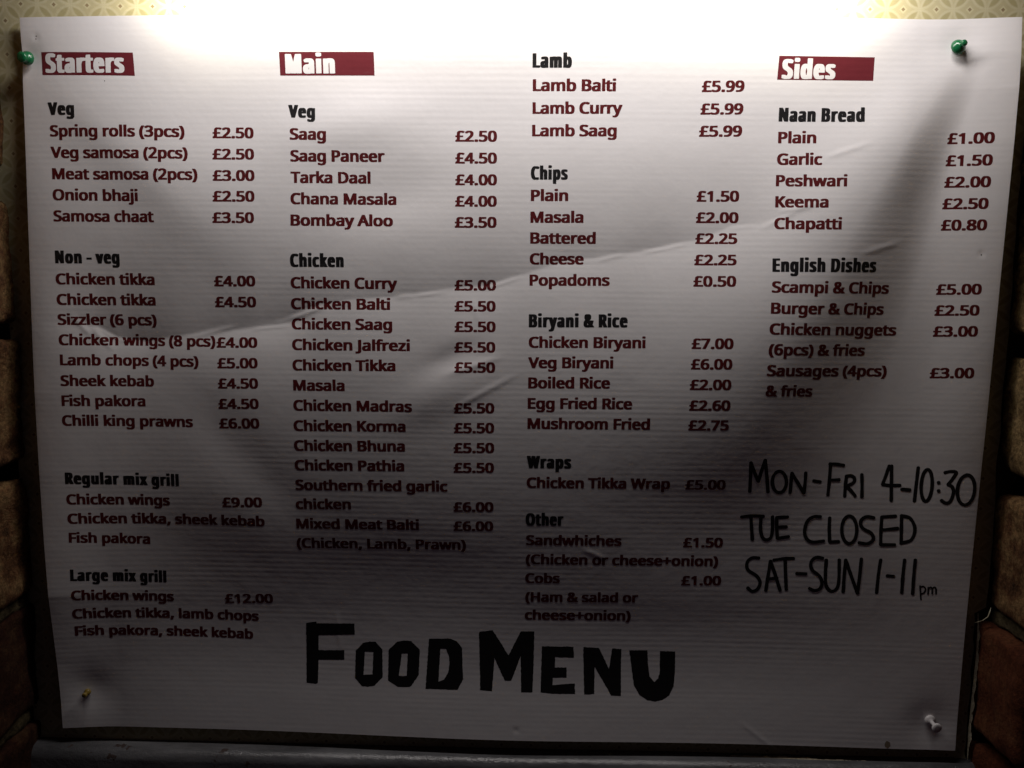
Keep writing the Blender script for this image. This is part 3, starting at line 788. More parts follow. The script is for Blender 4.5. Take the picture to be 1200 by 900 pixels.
HEAD_FACE = [
' 304',
'&767|4,86 4,51 6,41 9,29 13,21 19,14 29,5 39,0 56,-3 98,-3 111,-1 124,4 128,1 137,0 187,0 195,1 199,3 198,14 170,54 177,69 184,93 190,119 190,129 186,131 177,132 134,132 125,131 122,129 121,127 117,132 128,145 137,159 142,171 144,187 144,213 140,228 131,241 124,247 118,250 111,252 97,254 67,254 53,252 39,246 31,240 27,234 23,227 19,212 18,185 21,167 26,154 34,139 22,127 13,116 6,99|72,69 73,77 74,78 91,54 87,49 81,44 75,54',
'-411|1,113 1,79 5,77 90,76 98,77 102,79 102,113 98,115 13,116 5,115',
'B695|14,246 14,4 17,1 26,0 113,0 126,2 133,4 146,11 155,20 160,26 167,43 170,56 170,81 167,104 165,111 159,121 150,129 145,132 155,142 160,151 164,166 165,197 162,212 158,224 153,231 139,242 131,245 119,248 105,250 26,250 17,249|81,41 81,109 83,109 90,105 96,97 99,88 101,75 98,59 93,49 89,44|81,152 81,207 83,207 86,205 92,198 95,189 96,178 94,166 91,159 85,153',
'C680|6,149 6,100 9,74 13,58 17,46 24,31 31,20 44,9 57,1 71,-2 125,-3 146,0 159,5 165,9 165,43 163,45 153,46 127,46 118,45 108,41 105,41 101,43 92,52 83,70 78,86 75,106 74,133 77,159 82,176 88,190 97,202 104,208 106,208 117,201 151,200 161,202 164,204 171,227 171,237 169,238 161,244 150,249 139,252 125,253 75,252 67,251 54,246 43,238 35,231 28,222 20,208 11,184',
'D765|14,246 14,4 17,1 26,0 104,0 121,3 130,5 147,15 162,29 173,49 181,73 185,99 186,144 183,172 180,183 173,203 167,215 160,224 145,238 129,246 120,248 107,250 26,250 17,249|81,45 82,207 90,203 99,195 102,190 109,178 113,162 116,148 116,113 113,91 107,71 97,55 88,47 83,44',
'E614|14,246 14,4 17,1 26,0 136,0 147,2 148,4 148,37 147,39 136,41 81,41 81,110 132,110 141,111 145,114 145,147 143,149 132,151 81,151 81,209 136,209 147,211 148,213 148,246 145,249 136,250 26,250 17,249',
'L586|14,246 14,4 17,1 26,0 137,0 147,2 149,4 149,38 147,40 137,41 81,42 81,246 78,249 69,250 26,250 17,249',
'M919|14,246 14,4 17,1 26,0 68,0 78,2 80,4 80,8 81,4 85,1 134,0 144,2 147,5 148,11 148,4 152,1 204,0 214,2 216,4 216,246 213,249 204,250 151,250 143,249 139,246 115,150 91,246 87,249 79,250 26,250 17,249',
'N791|14,246 14,4 17,1 26,0 68,0 76,1 80,4 80,81 112,6 115,2 125,0 172,0 182,2 184,4 184,246 181,249 172,250 130,250 122,249 118,246 118,168 85,245 83,248 72,250 26,250 17,249',
'O809|6,151 6,100 11,63 16,48 22,34 30,22 42,10 55,2 71,-2 122,-3 139,-1 151,4 159,10 169,19 181,37 191,66 194,82 197,105 197,146 193,178 186,203 177,220 171,229 162,238 154,244 142,250 132,252 118,254 86,254 70,252 58,249 49,245 44,241 31,230 20,212 14,195 10,184|74,116 75,146 81,176 88,194 96,204 101,208 109,202 116,190 122,175 126,157 128,128 127,107 125,89 121,73 117,63 109,50 101,42 97,45 88,56 81,74 77,88',
'R671|14,246 14,4 17,1 26,0 69,0 79,2 81,4 82,53 99,9 103,2 113,0 160,0 170,2 172,4 172,13 133,109 143,118 152,129 158,144 160,155 160,197 156,214 150,227 146,232 134,242 126,245 111,249 26,250 17,249|81,144 82,204 87,198 90,191 92,178 92,171 88,153 84,145',
'S608|4,47 4,11 9,7 16,3 28,-1 46,-3 100,-2 112,1 121,5 128,10 136,19 145,34 149,55 149,85 145,106 135,121 123,133 94,151 81,162 76,171 75,176 74,190 77,201 82,208 94,201 128,200 138,202 141,206 145,226 145,237 143,240 129,247 114,252 101,253 59,253 44,251 32,246 25,241 18,233 11,221 7,209 5,198 6,165 11,147 17,135 31,120 63,100 72,93 76,88 80,79 82,65 80,58 75,47 68,40 49,50 16,51 7,50',
'V652|-7,246 -7,235 47,4 51,1 59,0 112,1 116,4 116,6 170,235 170,246 167,249 158,250 114,250 105,249 102,246 82,160 81,161 61,246 58,249 49,250 5,250 -4,249',
'W939|-5,246 -5,235 36,4 39,1 48,0 92,0 102,2 104,4 117,70 129,7 130,4 132,2 142,0 187,0 197,2 199,4 199,7 236,216 239,234 239,246 236,249 227,250 183,250 172,248 171,246 162,193 152,244 151,246 148,249 95,250 84,248 82,246 73,197 72,197 65,244 64,246 62,248 52,250 7,250 -1,249',
'a618|3,72 3,40 6,25 13,12 24,2 33,-1 44,-3 84,-3 93,-2 99,0 132,0 142,1 144,3 144,147 143,157 139,170 130,182 121,189 110,193 96,194 61,194 48,193 40,191 26,184 17,178 15,176 15,166 20,146 24,144 58,143 67,144 73,148 77,138 77,121 47,118 36,115 25,109 15,101 10,94 5,83|70,54 72,66 77,76 77,66 74,56 72,50',
'b665|11,261 11,3 14,1 56,0 62,-2 71,-3 109,-3 117,-2 127,1 137,7 147,19 157,41 161,61 162,80 161,124 158,147 151,165 142,179 131,188 122,192 106,194 78,195 78,261 76,263 66,265 23,265 14,264|78,87 78,105 80,123 83,137 85,143 90,133 93,118 93,74 89,56 85,49 80,66',
'c548|4,118 4,72 8,47 17,25 22,16 29,10 43,1 49,-1 62,-3 112,-2 120,0 130,4 135,9 135,43 132,45 123,46 98,46 90,45 85,43 79,52 76,61 72,86 72,105 74,118 77,132 82,144 85,147 119,147 130,148 132,151 138,173 138,182 133,186 116,193 103,194 55,194 46,191 38,188 34,185 23,175 15,161 8,143',
'd665|4,118 4,72 8,45 13,30 17,22 22,14 33,4 45,-1 57,-3 95,-3 104,-2 110,0 144,0 152,1 156,3 156,261 154,263 144,265 100,265 91,264 88,261 88,195 49,194 41,191 31,186 22,176 13,160 8,142|72,85 72,104 74,118 77,132 80,142 85,131 88,111 89,88 87,69 85,58 82,49 80,50 75,66',
'e621|4,116 4,73 9,46 18,25 24,16 34,7 47,0 56,-2 107,-3 120,-1 128,1 141,7 146,11 146,44 144,46 134,48 100,47 89,41 85,45 79,54 75,65 73,77 73,83 140,83 148,84 152,86 152,125 149,146 145,159 139,171 133,179 126,186 113,192 98,194 52,194 38,189 31,183 24,176 15,160 8,138|74,121 76,132 79,139 81,135 83,121',
'g665|4,118 4,73 6,58 10,40 14,29 22,16 34,3 46,-2 59,-3 88,-4 87,-12 83,-24 79,-32 74,-36 69,-34 59,-27 25,-27 15,-28 13,-30 13,-64 19,-69 28,-74 38,-77 56,-79 109,-78 119,-76 128,-71 140,-61 148,-48 153,-34 155,-20 156,188 152,190 110,191 105,193 90,195 63,195 48,193 43,192 35,188 25,179 15,164 8,144|72,85 72,104 74,119 77,133 80,141 85,132 88,115 89,81 87,66 83,51 81,48 80,49 75,63',
'h668|11,262 11,4 14,1 23,0 66,0 75,1 78,4 78,106 81,130 84,140 86,143 90,128 90,4 93,1 102,0 145,0 155,2 157,4 157,143 154,161 147,176 136,187 123,193 110,194 78,194 78,262 76,264 66,265 23,265 14,264',
'i355|11,188 11,4 15,1 23,0 75,1 78,4 78,188 75,190 66,191 23,191 15,190|9,255 10,229 13,224 20,219 32,217 66,218 71,220 78,227 80,233 80,255 77,261 69,268 58,270 22,269 17,267 13,263',
'k595|11,262 11,4 14,1 23,0 75,1 78,4 78,13 83,4 86,1 142,0 152,2 154,4 154,12 107,107 108,111 149,175 151,178 151,188 147,190 138,191 92,191 84,190 78,185 78,262 75,264 66,265 23,265 14,264',
'l355|11,262 11,4 14,1 23,0 75,1 78,4 78,262 75,264 66,265 23,265 14,264',
'm943|11,188 11,4 13,2 23,0 66,0 75,1 78,4 78,107 80,128 83,135 85,120 85,4 89,1 97,0 140,0 150,2 152,4 152,114 154,127 156,137 158,130 158,4 162,1 170,0 214,0 223,1 226,4 225,146 223,160 218,173 208,186 195,193 179,195 147,195 134,193 127,190 118,193 105,195 73,195 60,193 55,191 14,190',
'n668|11,188 11,4 14,1 23,0 66,0 75,1 78,4 78,106 81,130 83,138 86,143 90,128 90,4 93,1 102,0 145,0 155,2 157,4 157,143 153,164 146,178 138,186 127,192 107,195 75,195 62,193 57,191 23,191 14,190',
'o656|4,118 4,74 8,50 12,38 18,25 25,16 35,6 48,-1 54,-2 110,-2 125,3 130,6 140,16 149,29 156,52 160,72 160,108 158,132 153,153 143,171 130,185 116,192 102,194 54,194 39,189 34,186 24,176 15,161 8,140|72,87 72,105 74,119 76,130 82,144 87,133 91,116 92,84 90,72 87,58 82,48 79,52 75,65',
'p665|11,188 11,-75 14,-78 23,-79 75,-78 78,-75 78,-4 117,-2 131,3 145,16 154,35 160,57 162,79 161,124 158,148 151,165 142,179 132,188 121,193 103,195 76,195 61,193 56,191 14,190|78,87 78,107 80,123 83,137 85,142 90,129 94,109 93,76 89,58 85,50 81,62',
'r490|11,188 11,4 14,1 23,0 75,1 78,4 78,106 81,124 87,138 92,146 97,151 121,152 125,155 127,189 123,193 114,194 74,195 61,193 57,191 14,190',
's547|4,154 4,126 9,109 14,102 23,94 59,70 64,65 68,56 67,47 62,40 50,48 16,48 6,47 4,45 4,11 11,5 23,0 41,-3 94,-2 103,0 115,6 126,17 129,22 133,33 135,42 135,70 133,78 128,89 123,96 109,108 80,126 73,133 70,142 73,150 80,146 89,145 114,145 124,147 127,150 132,170 132,180 126,185 115,190 101,194 51,194 38,193 24,187 13,177 6,165',
't444|-4,180 -4,157 -1,155 12,154 12,41 15,25 21,13 31,3 43,-2 90,-3 102,-1 111,2 114,5 114,36 111,38 85,39 83,44 80,52 79,154 109,155 113,157 113,188 109,191 79,192 79,228 77,230 67,232 32,232 24,231 19,228 13,193 11,191',
'u668|10,188 10,49 14,28 21,13 33,3 47,-2 95,-3 104,-2 110,0 144,0 154,1 156,3 156,188 153,191 144,191 101,191 93,191 89,188 88,78 86,62 81,48 78,56 77,70 77,188 73,191 65,191 22,191 13,191',
'v572|-7,188 -7,177 36,4 40,1 48,0 94,0 104,2 107,4 109,13 148,169 151,178 151,188 147,190 139,191 94,191 84,190 81,187 72,145 62,186 59,190 49,191 5,191 -4,190',
'x590|-4,13 -4,4 0,1 9,0 63,1 67,4 74,19 81,4 85,1 139,0 147,1 151,4 151,14 111,98 149,179 149,188 147,190 137,191 83,190 79,188 74,176 69,187 65,190 10,191 1,190 -2,188 -2,179 36,98',
'y574|-7,188 -7,177 38,8 38,5 32,-19 24,-35 20,-38 -2,-39 -6,-42 -6,-73 -1,-77 14,-79 62,-78 74,-73 83,-64 91,-52 98,-34 150,174 151,188 147,190 139,191 94,191 84,190 82,186 72,146 62,186 59,190 49,191 5,191 -4,190',]


def refine(verts, tris, limit):
    """split triangles until no edge is longer than `limit`, so print can follow the sheet's curves"""
    verts = [tuple(p[:2]) for p in verts]
    for _ in range(8):
        cache, out, done = {}, [], True

        def mid(a, b):
            k = (min(a, b), max(a, b))
            if k not in cache:
                p, q = verts[a], verts[b]
                if math.hypot(p[0] - q[0], p[1] - q[1]) <= limit:
                    cache[k] = None
                else:
                    cache[k] = len(verts)
                    verts.append(((p[0] + q[0]) / 2, (p[1] + q[1]) / 2))
            return cache[k]

        for (a, b, c) in tris:
            ab, bc, ca = mid(a, b), mid(b, c), mid(c, a)
            n = sum(x is not None for x in (ab, bc, ca))
            if n == 0:
                out.append((a, b, c))
                continue
            done = False
            if n == 3:
                out += [(a, ab, ca), (ab, b, bc), (ca, bc, c), (ab, bc, ca)]
                continue
            while not (ab is not None and (n == 1 or bc is not None)):
                a, b, c, ab, bc, ca = b, c, a, bc, ca, ab
            if n == 1:
                out += [(a, ab, c), (ab, b, c)]
            else:
                out += [(ab, b, bc), (a, ab, bc), (a, bc, c)]
        tris = out
        if done:
            break
    return verts, tris


def load_face(rows):
    face = {}
    for r in rows:
        ch, rest = r[0], r[1:]
        bits = rest.split('|')
        adv = int(bits[0]) / 1000.0
        loops = [[tuple(int(q) / 250.0 for q in p.split(',')) for p in c.split(' ')] for c in bits[1:]]
        verts = [p for lp in loops for p in lp]
        tris = []
        if loops:
            area = [sum(p[0] * q[1] - p[1] * q[0] for p, q in zip(lp, lp[1:] + lp[:1])) for lp in loops]
            sets = [[lp] for lp in loops] if min(area) > 0 else [loops]     # i and j: body and dot apart
            o = 0
            for ls in sets:
                tris += [tuple(o + k for k in t) for t in tessellate_polygon([[Vector((x, y, 0)) for x, y in lp] for lp in ls])]
                o += sum(len(lp) for lp in ls)
        verts, tris = refine(verts, tris, 0.24)
        face[ch] = (adv, verts, tris)
    return face


BODY, HEAD = load_face(BODY_FACE), load_face(HEAD_FACE)

LINES = [
    ('w', 'Starters', 14.90, 32.49, 64.38, 32.77, 11.29),
    ('w', 'Main', 162.49, 32.99, 192.48, 32.98, 10.99),
    ('w', 'Sides', 458.11, 34.30, 489.87, 34.22, 10.96),
    ('h', 'Veg', 15.49, 57.57, 32.35, 57.55, 7.57),
    ('b', 'Spring rolls (3pcs)', 16.07, 70.31, 99.85, 70.51, 6.80),
    ('p', '£2.50', 116.87, 70.96, 142.00, 70.90, 6.45),
    ('b', 'Veg samosa (2pcs)', 16.07, 83.14, 101.63, 83.34, 6.80),
    ('p', '£2.50', 116.67, 83.70, 142.11, 83.48, 6.45),
    ('b', 'Meat samosa (2pcs)', 16.49, 95.99, 107.44, 96.05, 6.80),
    ('p', '£3.00', 116.67, 96.47, 142.18, 96.21, 6.45),
    ('b', 'Onion bhaji', 16.40, 108.69, 69.99, 108.88, 6.80),
    ('p', '£2.50', 116.44, 108.90, 141.98, 108.64, 6.45),
    ('b', 'Samosa chaat', 16.50, 121.54, 79.41, 121.47, 6.80),
    ('p', '£3.50', 115.92, 121.73, 141.46, 121.48, 6.45),
    ('h', 'Non - veg', 16.50, 147.08, 56.46, 146.94, 7.85),
    ('b', 'Chicken tikka', 16.41, 160.10, 77.82, 159.79, 6.80),
    ('p', '£4.00', 115.15, 160.24, 140.95, 159.97, 6.45),
    ('b', 'Chicken tikka', 16.47, 172.75, 77.64, 172.48, 6.80),
    ('p', '£4.50', 115.04, 173.12, 140.91, 172.82, 6.45),
    ('b', 'Sizzler (6 pcs)', 16.49, 185.20, 77.50, 184.95, 6.80),
    ('b', 'Chicken wings (8 pcs)', 16.81, 197.79, 114.30, 197.92, 6.80),
    ('p', '£4.00', 115.06, 198.44, 140.98, 198.06, 6.45),
    ('b', 'Lamb chops (4 pcs)', 17.09, 210.33, 103.41, 210.63, 6.80),
    ('p', '£5.00', 115.42, 211.30, 141.10, 210.89, 6.45),
    ('b', 'Sheek kebab', 16.95, 223.38, 74.58, 223.47, 6.80),
    ('p', '£4.50', 115.42, 224.09, 141.11, 223.63, 6.45),
    ('b', 'Fish pakora', 16.96, 236.05, 68.55, 236.17, 6.80),
    ('p', '£4.50', 115.10, 237.05, 141.09, 236.50, 6.45),
    ('b', 'Chilli king prawns', 16.47, 248.71, 98.13, 249.17, 6.80),
    ('p', '£6.00', 114.98, 249.68, 140.98, 249.09, 6.45),
    ('h', 'Regular mix grill', 15.89, 286.53, 86.96, 288.01, 7.61),
    ('b', 'Chicken wings', 15.75, 300.07, 80.28, 301.08, 6.80),
    ('p', '£9.00', 114.35, 301.53, 140.26, 301.06, 6.45),
    ('b', 'Chicken tikka, sheek kebab', 15.56, 312.97, 141.21, 314.17, 6.80),
    ('b', 'Fish pakora', 15.34, 325.63, 65.46, 327.54, 6.80),
    ('h', 'Large mix grill', 14.19, 351.66, 73.89, 354.39, 7.87),
    ('b', 'Chicken wings', 13.72, 365.11, 77.76, 367.74, 6.80),
    ('p', '£12.00', 111.61, 368.60, 143.73, 367.83, 6.45),
    ('b', 'Chicken tikka, lamb chops', 13.07, 378.27, 133.49, 380.80, 6.80),
    ('b', 'Fish pakora, sheek kebab', 13.32, 390.53, 129.09, 393.65, 6.80),
    ('h', 'Veg', 163.46, 58.62, 179.90, 58.76, 7.52),
    ('b', 'Saag', 164.10, 71.60, 186.40, 71.74, 6.80),
    ('p', '£2.50', 264.50, 72.21, 289.58, 72.03, 6.45),
    ('b', 'Saag Paneer', 164.24, 84.51, 221.75, 84.44, 6.80),
    ('p', '£4.50', 264.52, 85.06, 289.69, 84.90, 6.45),
    ('b', 'Tarka Daal', 164.12, 97.25, 213.00, 97.26, 6.80),
    ('p', '£4.00', 264.56, 97.88, 289.80, 97.73, 6.45),
    ('b', 'Chana Masala', 163.92, 109.98, 228.59, 109.87, 6.80),
    ('p', '£4.00', 264.52, 110.66, 289.81, 110.47, 6.45),
    ('b', 'Bombay Aloo', 163.71, 122.91, 226.57, 122.79, 6.80),
    ('p', '£3.50', 264.38, 123.30, 289.77, 123.07, 6.45),
    ('h', 'Chicken', 162.86, 147.79, 196.22, 147.68, 7.93),
    ('b', 'Chicken Curry', 162.86, 160.84, 228.95, 160.72, 6.80),
    ('p', '£5.00', 264.28, 161.28, 289.73, 161.01, 6.45),
    ('b', 'Chicken Balti', 162.61, 173.75, 224.54, 173.57, 6.80),
    ('p', '£5.50', 264.40, 174.11, 289.61, 173.82, 6.45),
    ('b', 'Chicken Saag', 162.68, 186.34, 225.84, 185.88, 6.80),
    ('p', '£5.50', 264.48, 186.66, 289.73, 186.36, 6.45),
    ('b', 'Chicken Jalfrezi', 162.98, 199.13, 236.87, 198.80, 6.80),
    ('p', '£5.50', 264.33, 199.33, 289.70, 198.95, 6.45),
    ('b', 'Chicken Tikka', 163.10, 211.90, 227.79, 211.33, 6.80),
    ('p', '£5.50', 264.48, 211.75, 289.70, 211.45, 6.45),
    ('b', 'Masala', 163.27, 224.52, 195.85, 224.22, 6.80),
    ('b', 'Chicken Madras', 163.08, 237.26, 238.05, 236.72, 6.80),
    ('p', '£5.50', 264.21, 237.20, 289.35, 236.87, 6.45),
    ('b', 'Chicken Korma', 162.81, 250.25, 233.89, 249.48, 6.80),
    ('p', '£5.50', 264.17, 249.84, 289.37, 249.44, 6.45),
    ('b', 'Chicken Bhuna', 162.60, 263.11, 233.28, 262.21, 6.80),
    ('p', '£5.50', 263.98, 262.57, 289.45, 262.14, 6.45),
    ('b', 'Chicken Pathia', 162.50, 275.96, 232.66, 275.01, 6.80),
    ('p', '£5.50', 263.93, 275.44, 289.40, 274.97, 6.45),
    ('b', 'Southern fried garlic', 162.36, 289.02, 259.97, 287.91, 6.80),
    ('b', 'chicken', 162.06, 301.86, 197.90, 301.21, 6.80),
    ('p', '£6.00', 263.68, 301.31, 289.19, 300.78, 6.45),
    ('b', 'Mixed Meat Balti', 161.81, 315.12, 241.47, 314.18, 6.80),
    ('p', '£6.00', 263.59, 314.22, 289.07, 313.65, 6.45),
    ('b', '(Chicken, Lamb, Prawn)', 161.45, 328.47, 271.53, 326.99, 6.80),
    ('h', 'Lamb', 310.36, 29.29, 333.68, 29.19, 8.07),
    ('b', 'Lamb Balti', 310.69, 42.55, 360.27, 42.30, 6.80),
    ('p', '£5.99', 411.27, 42.35, 436.57, 41.86, 6.45),
    ('b', 'Lamb Curry', 310.71, 55.65, 364.41, 55.14, 6.80),
    ('p', '£5.99', 411.03, 55.28, 436.53, 54.89, 6.45),
    ('b', 'Lamb Saag', 310.62, 68.74, 361.37, 68.33, 6.80),
    ('p', '£5.99', 410.68, 68.18, 436.41, 67.74, 6.45),
    ('h', 'Chips', 310.23, 94.24, 332.46, 94.08, 7.92),
    ('b', 'Plain', 310.39, 107.00, 332.99, 106.78, 6.80),
    ('p', '£1.50', 410.50, 106.45, 436.02, 106.14, 6.45),
    ('b', 'Masala', 310.30, 119.93, 342.43, 119.61, 6.80),
    ('p', '£2.00', 410.52, 119.10, 436.04, 118.90, 6.45),
    ('b', 'Battered', 310.30, 132.41, 350.15, 132.11, 6.80),
    ('p', '£2.25', 410.52, 131.67, 435.55, 131.50, 6.45),
    ('b', 'Cheese', 310.20, 144.95, 343.10, 144.67, 6.80),
    ('p', '£2.25', 410.13, 144.54, 435.30, 144.31, 6.45),
    ('b', 'Popadoms', 310.21, 157.83, 359.09, 157.43, 6.80),
    ('p', '£0.50', 409.79, 157.41, 435.26, 157.12, 6.45),
    ('h', 'Biryani & Rice', 310.11, 183.16, 370.56, 182.56, 7.96),
    ('b', 'Chicken Biryani', 310.17, 195.72, 381.79, 195.21, 6.80),
    ('p', '£7.00', 409.64, 195.19, 434.73, 194.77, 6.45),
    ('b', 'Veg Biryani', 310.01, 208.27, 362.37, 207.80, 6.80),
    ('p', '£6.00', 409.65, 207.76, 434.57, 207.32, 6.45),
    ('b', 'Boiled Rice', 310.16, 220.84, 360.69, 220.32, 6.80),
    ('p', '£2.00', 409.47, 220.44, 434.55, 220.00, 6.45),
    ('b', 'Egg Fried Rice', 310.06, 233.64, 374.66, 233.15, 6.80),
    ('p', '£2.60', 409.61, 233.37, 434.72, 232.94, 6.45),
    ('b', 'Mushroom Fried', 310.05, 246.33, 386.05, 245.83, 6.80),
    ('p', '£2.75', 409.63, 245.86, 434.55, 245.46, 6.45),
    ('h', 'Wraps', 309.93, 271.57, 337.77, 271.40, 7.91),
    ('b', 'Chicken Tikka Wrap', 309.98, 284.45, 400.28, 284.17, 6.80),
    ('p', '£5.00', 409.86, 284.56, 435.16, 284.24, 6.45),
    ('h', 'Other', 309.67, 309.62, 333.73, 309.38, 8.20),
    ('b', 'Sandwhiches', 309.99, 322.86, 371.13, 322.66, 6.80),
    ('p', '£1.50', 410.50, 323.24, 435.90, 322.92, 6.45),
    ('b', '(Chicken or cheese+onion)', 309.98, 335.93, 433.58, 335.85, 6.80),
    ('b', 'Cobs', 309.85, 349.06, 332.19, 348.79, 6.80),
    ('p', '£1.00', 410.56, 349.27, 436.25, 348.90, 6.45),
    ('b', '(Ham & salad or', 310.00, 362.06, 383.27, 361.75, 6.80),
    ('b', 'cheese+onion)', 309.81, 374.60, 378.88, 374.45, 6.80),
    ('h', 'Naan Bread', 457.77, 58.87, 508.37, 58.87, 8.05),
    ('b', 'Plain', 457.97, 71.59, 480.55, 71.51, 6.80),
    ('p', '£1.00', 558.33, 71.38, 583.61, 71.31, 6.45),
    ('b', 'Garlic', 457.74, 84.31, 484.29, 84.28, 6.80),
    ('p', '£1.50', 558.48, 84.27, 583.60, 84.11, 6.45),
    ('b', 'Peshwari', 457.45, 96.99, 498.94, 97.08, 6.80),
    ('p', '£2.00', 558.62, 96.88, 583.69, 96.72, 6.45),
    ('b', 'Keema', 457.37, 109.57, 488.39, 109.57, 6.80),
    ('p', '£2.50', 558.29, 109.60, 583.45, 109.42, 6.45),
    ('b', 'Chapatti', 457.05, 122.50, 496.52, 122.44, 6.80),
    ('p', '£0.80', 558.33, 122.28, 583.70, 122.01, 6.45),
    ('h', 'English Dishes', 456.36, 148.00, 519.62, 147.55, 8.05),
    ('b', 'Scampi & Chips', 456.25, 160.41, 529.09, 160.45, 6.80),
    ('p', '£5.00', 558.19, 160.88, 583.91, 160.29, 6.45),
    ('b', 'Burger & Chips', 456.10, 173.11, 526.82, 173.25, 6.80),
    ('p', '£2.50', 558.16, 173.67, 583.69, 173.04, 6.45),
    ('b', 'Chicken nuggets', 455.81, 185.64, 535.91, 186.05, 6.80),
    ('p', '£3.00', 558.19, 186.49, 583.83, 185.83, 6.45),
    ('b', '(6pcs) & fries', 455.89, 198.11, 516.80, 198.60, 6.80),
    ('b', 'Sausages (4pcs)', 455.59, 210.97, 531.82, 211.50, 6.80),
    ('p', '£3.00', 558.20, 212.24, 583.96, 211.50, 6.45),
    ('b', '& fries', 455.62, 223.73, 485.07, 223.85, 6.80),
]
BANNERS = [[(12.47, 20.27), (70.01, 21.05), (70.60, 34.48), (12.86, 33.82)], [(159.02, 20.78), (215.94, 20.80), (216.13, 34.11), (159.23, 34.15)], [(456.00, 21.40), (512.57, 21.62), (512.55, 34.95), (455.61, 34.81)]]
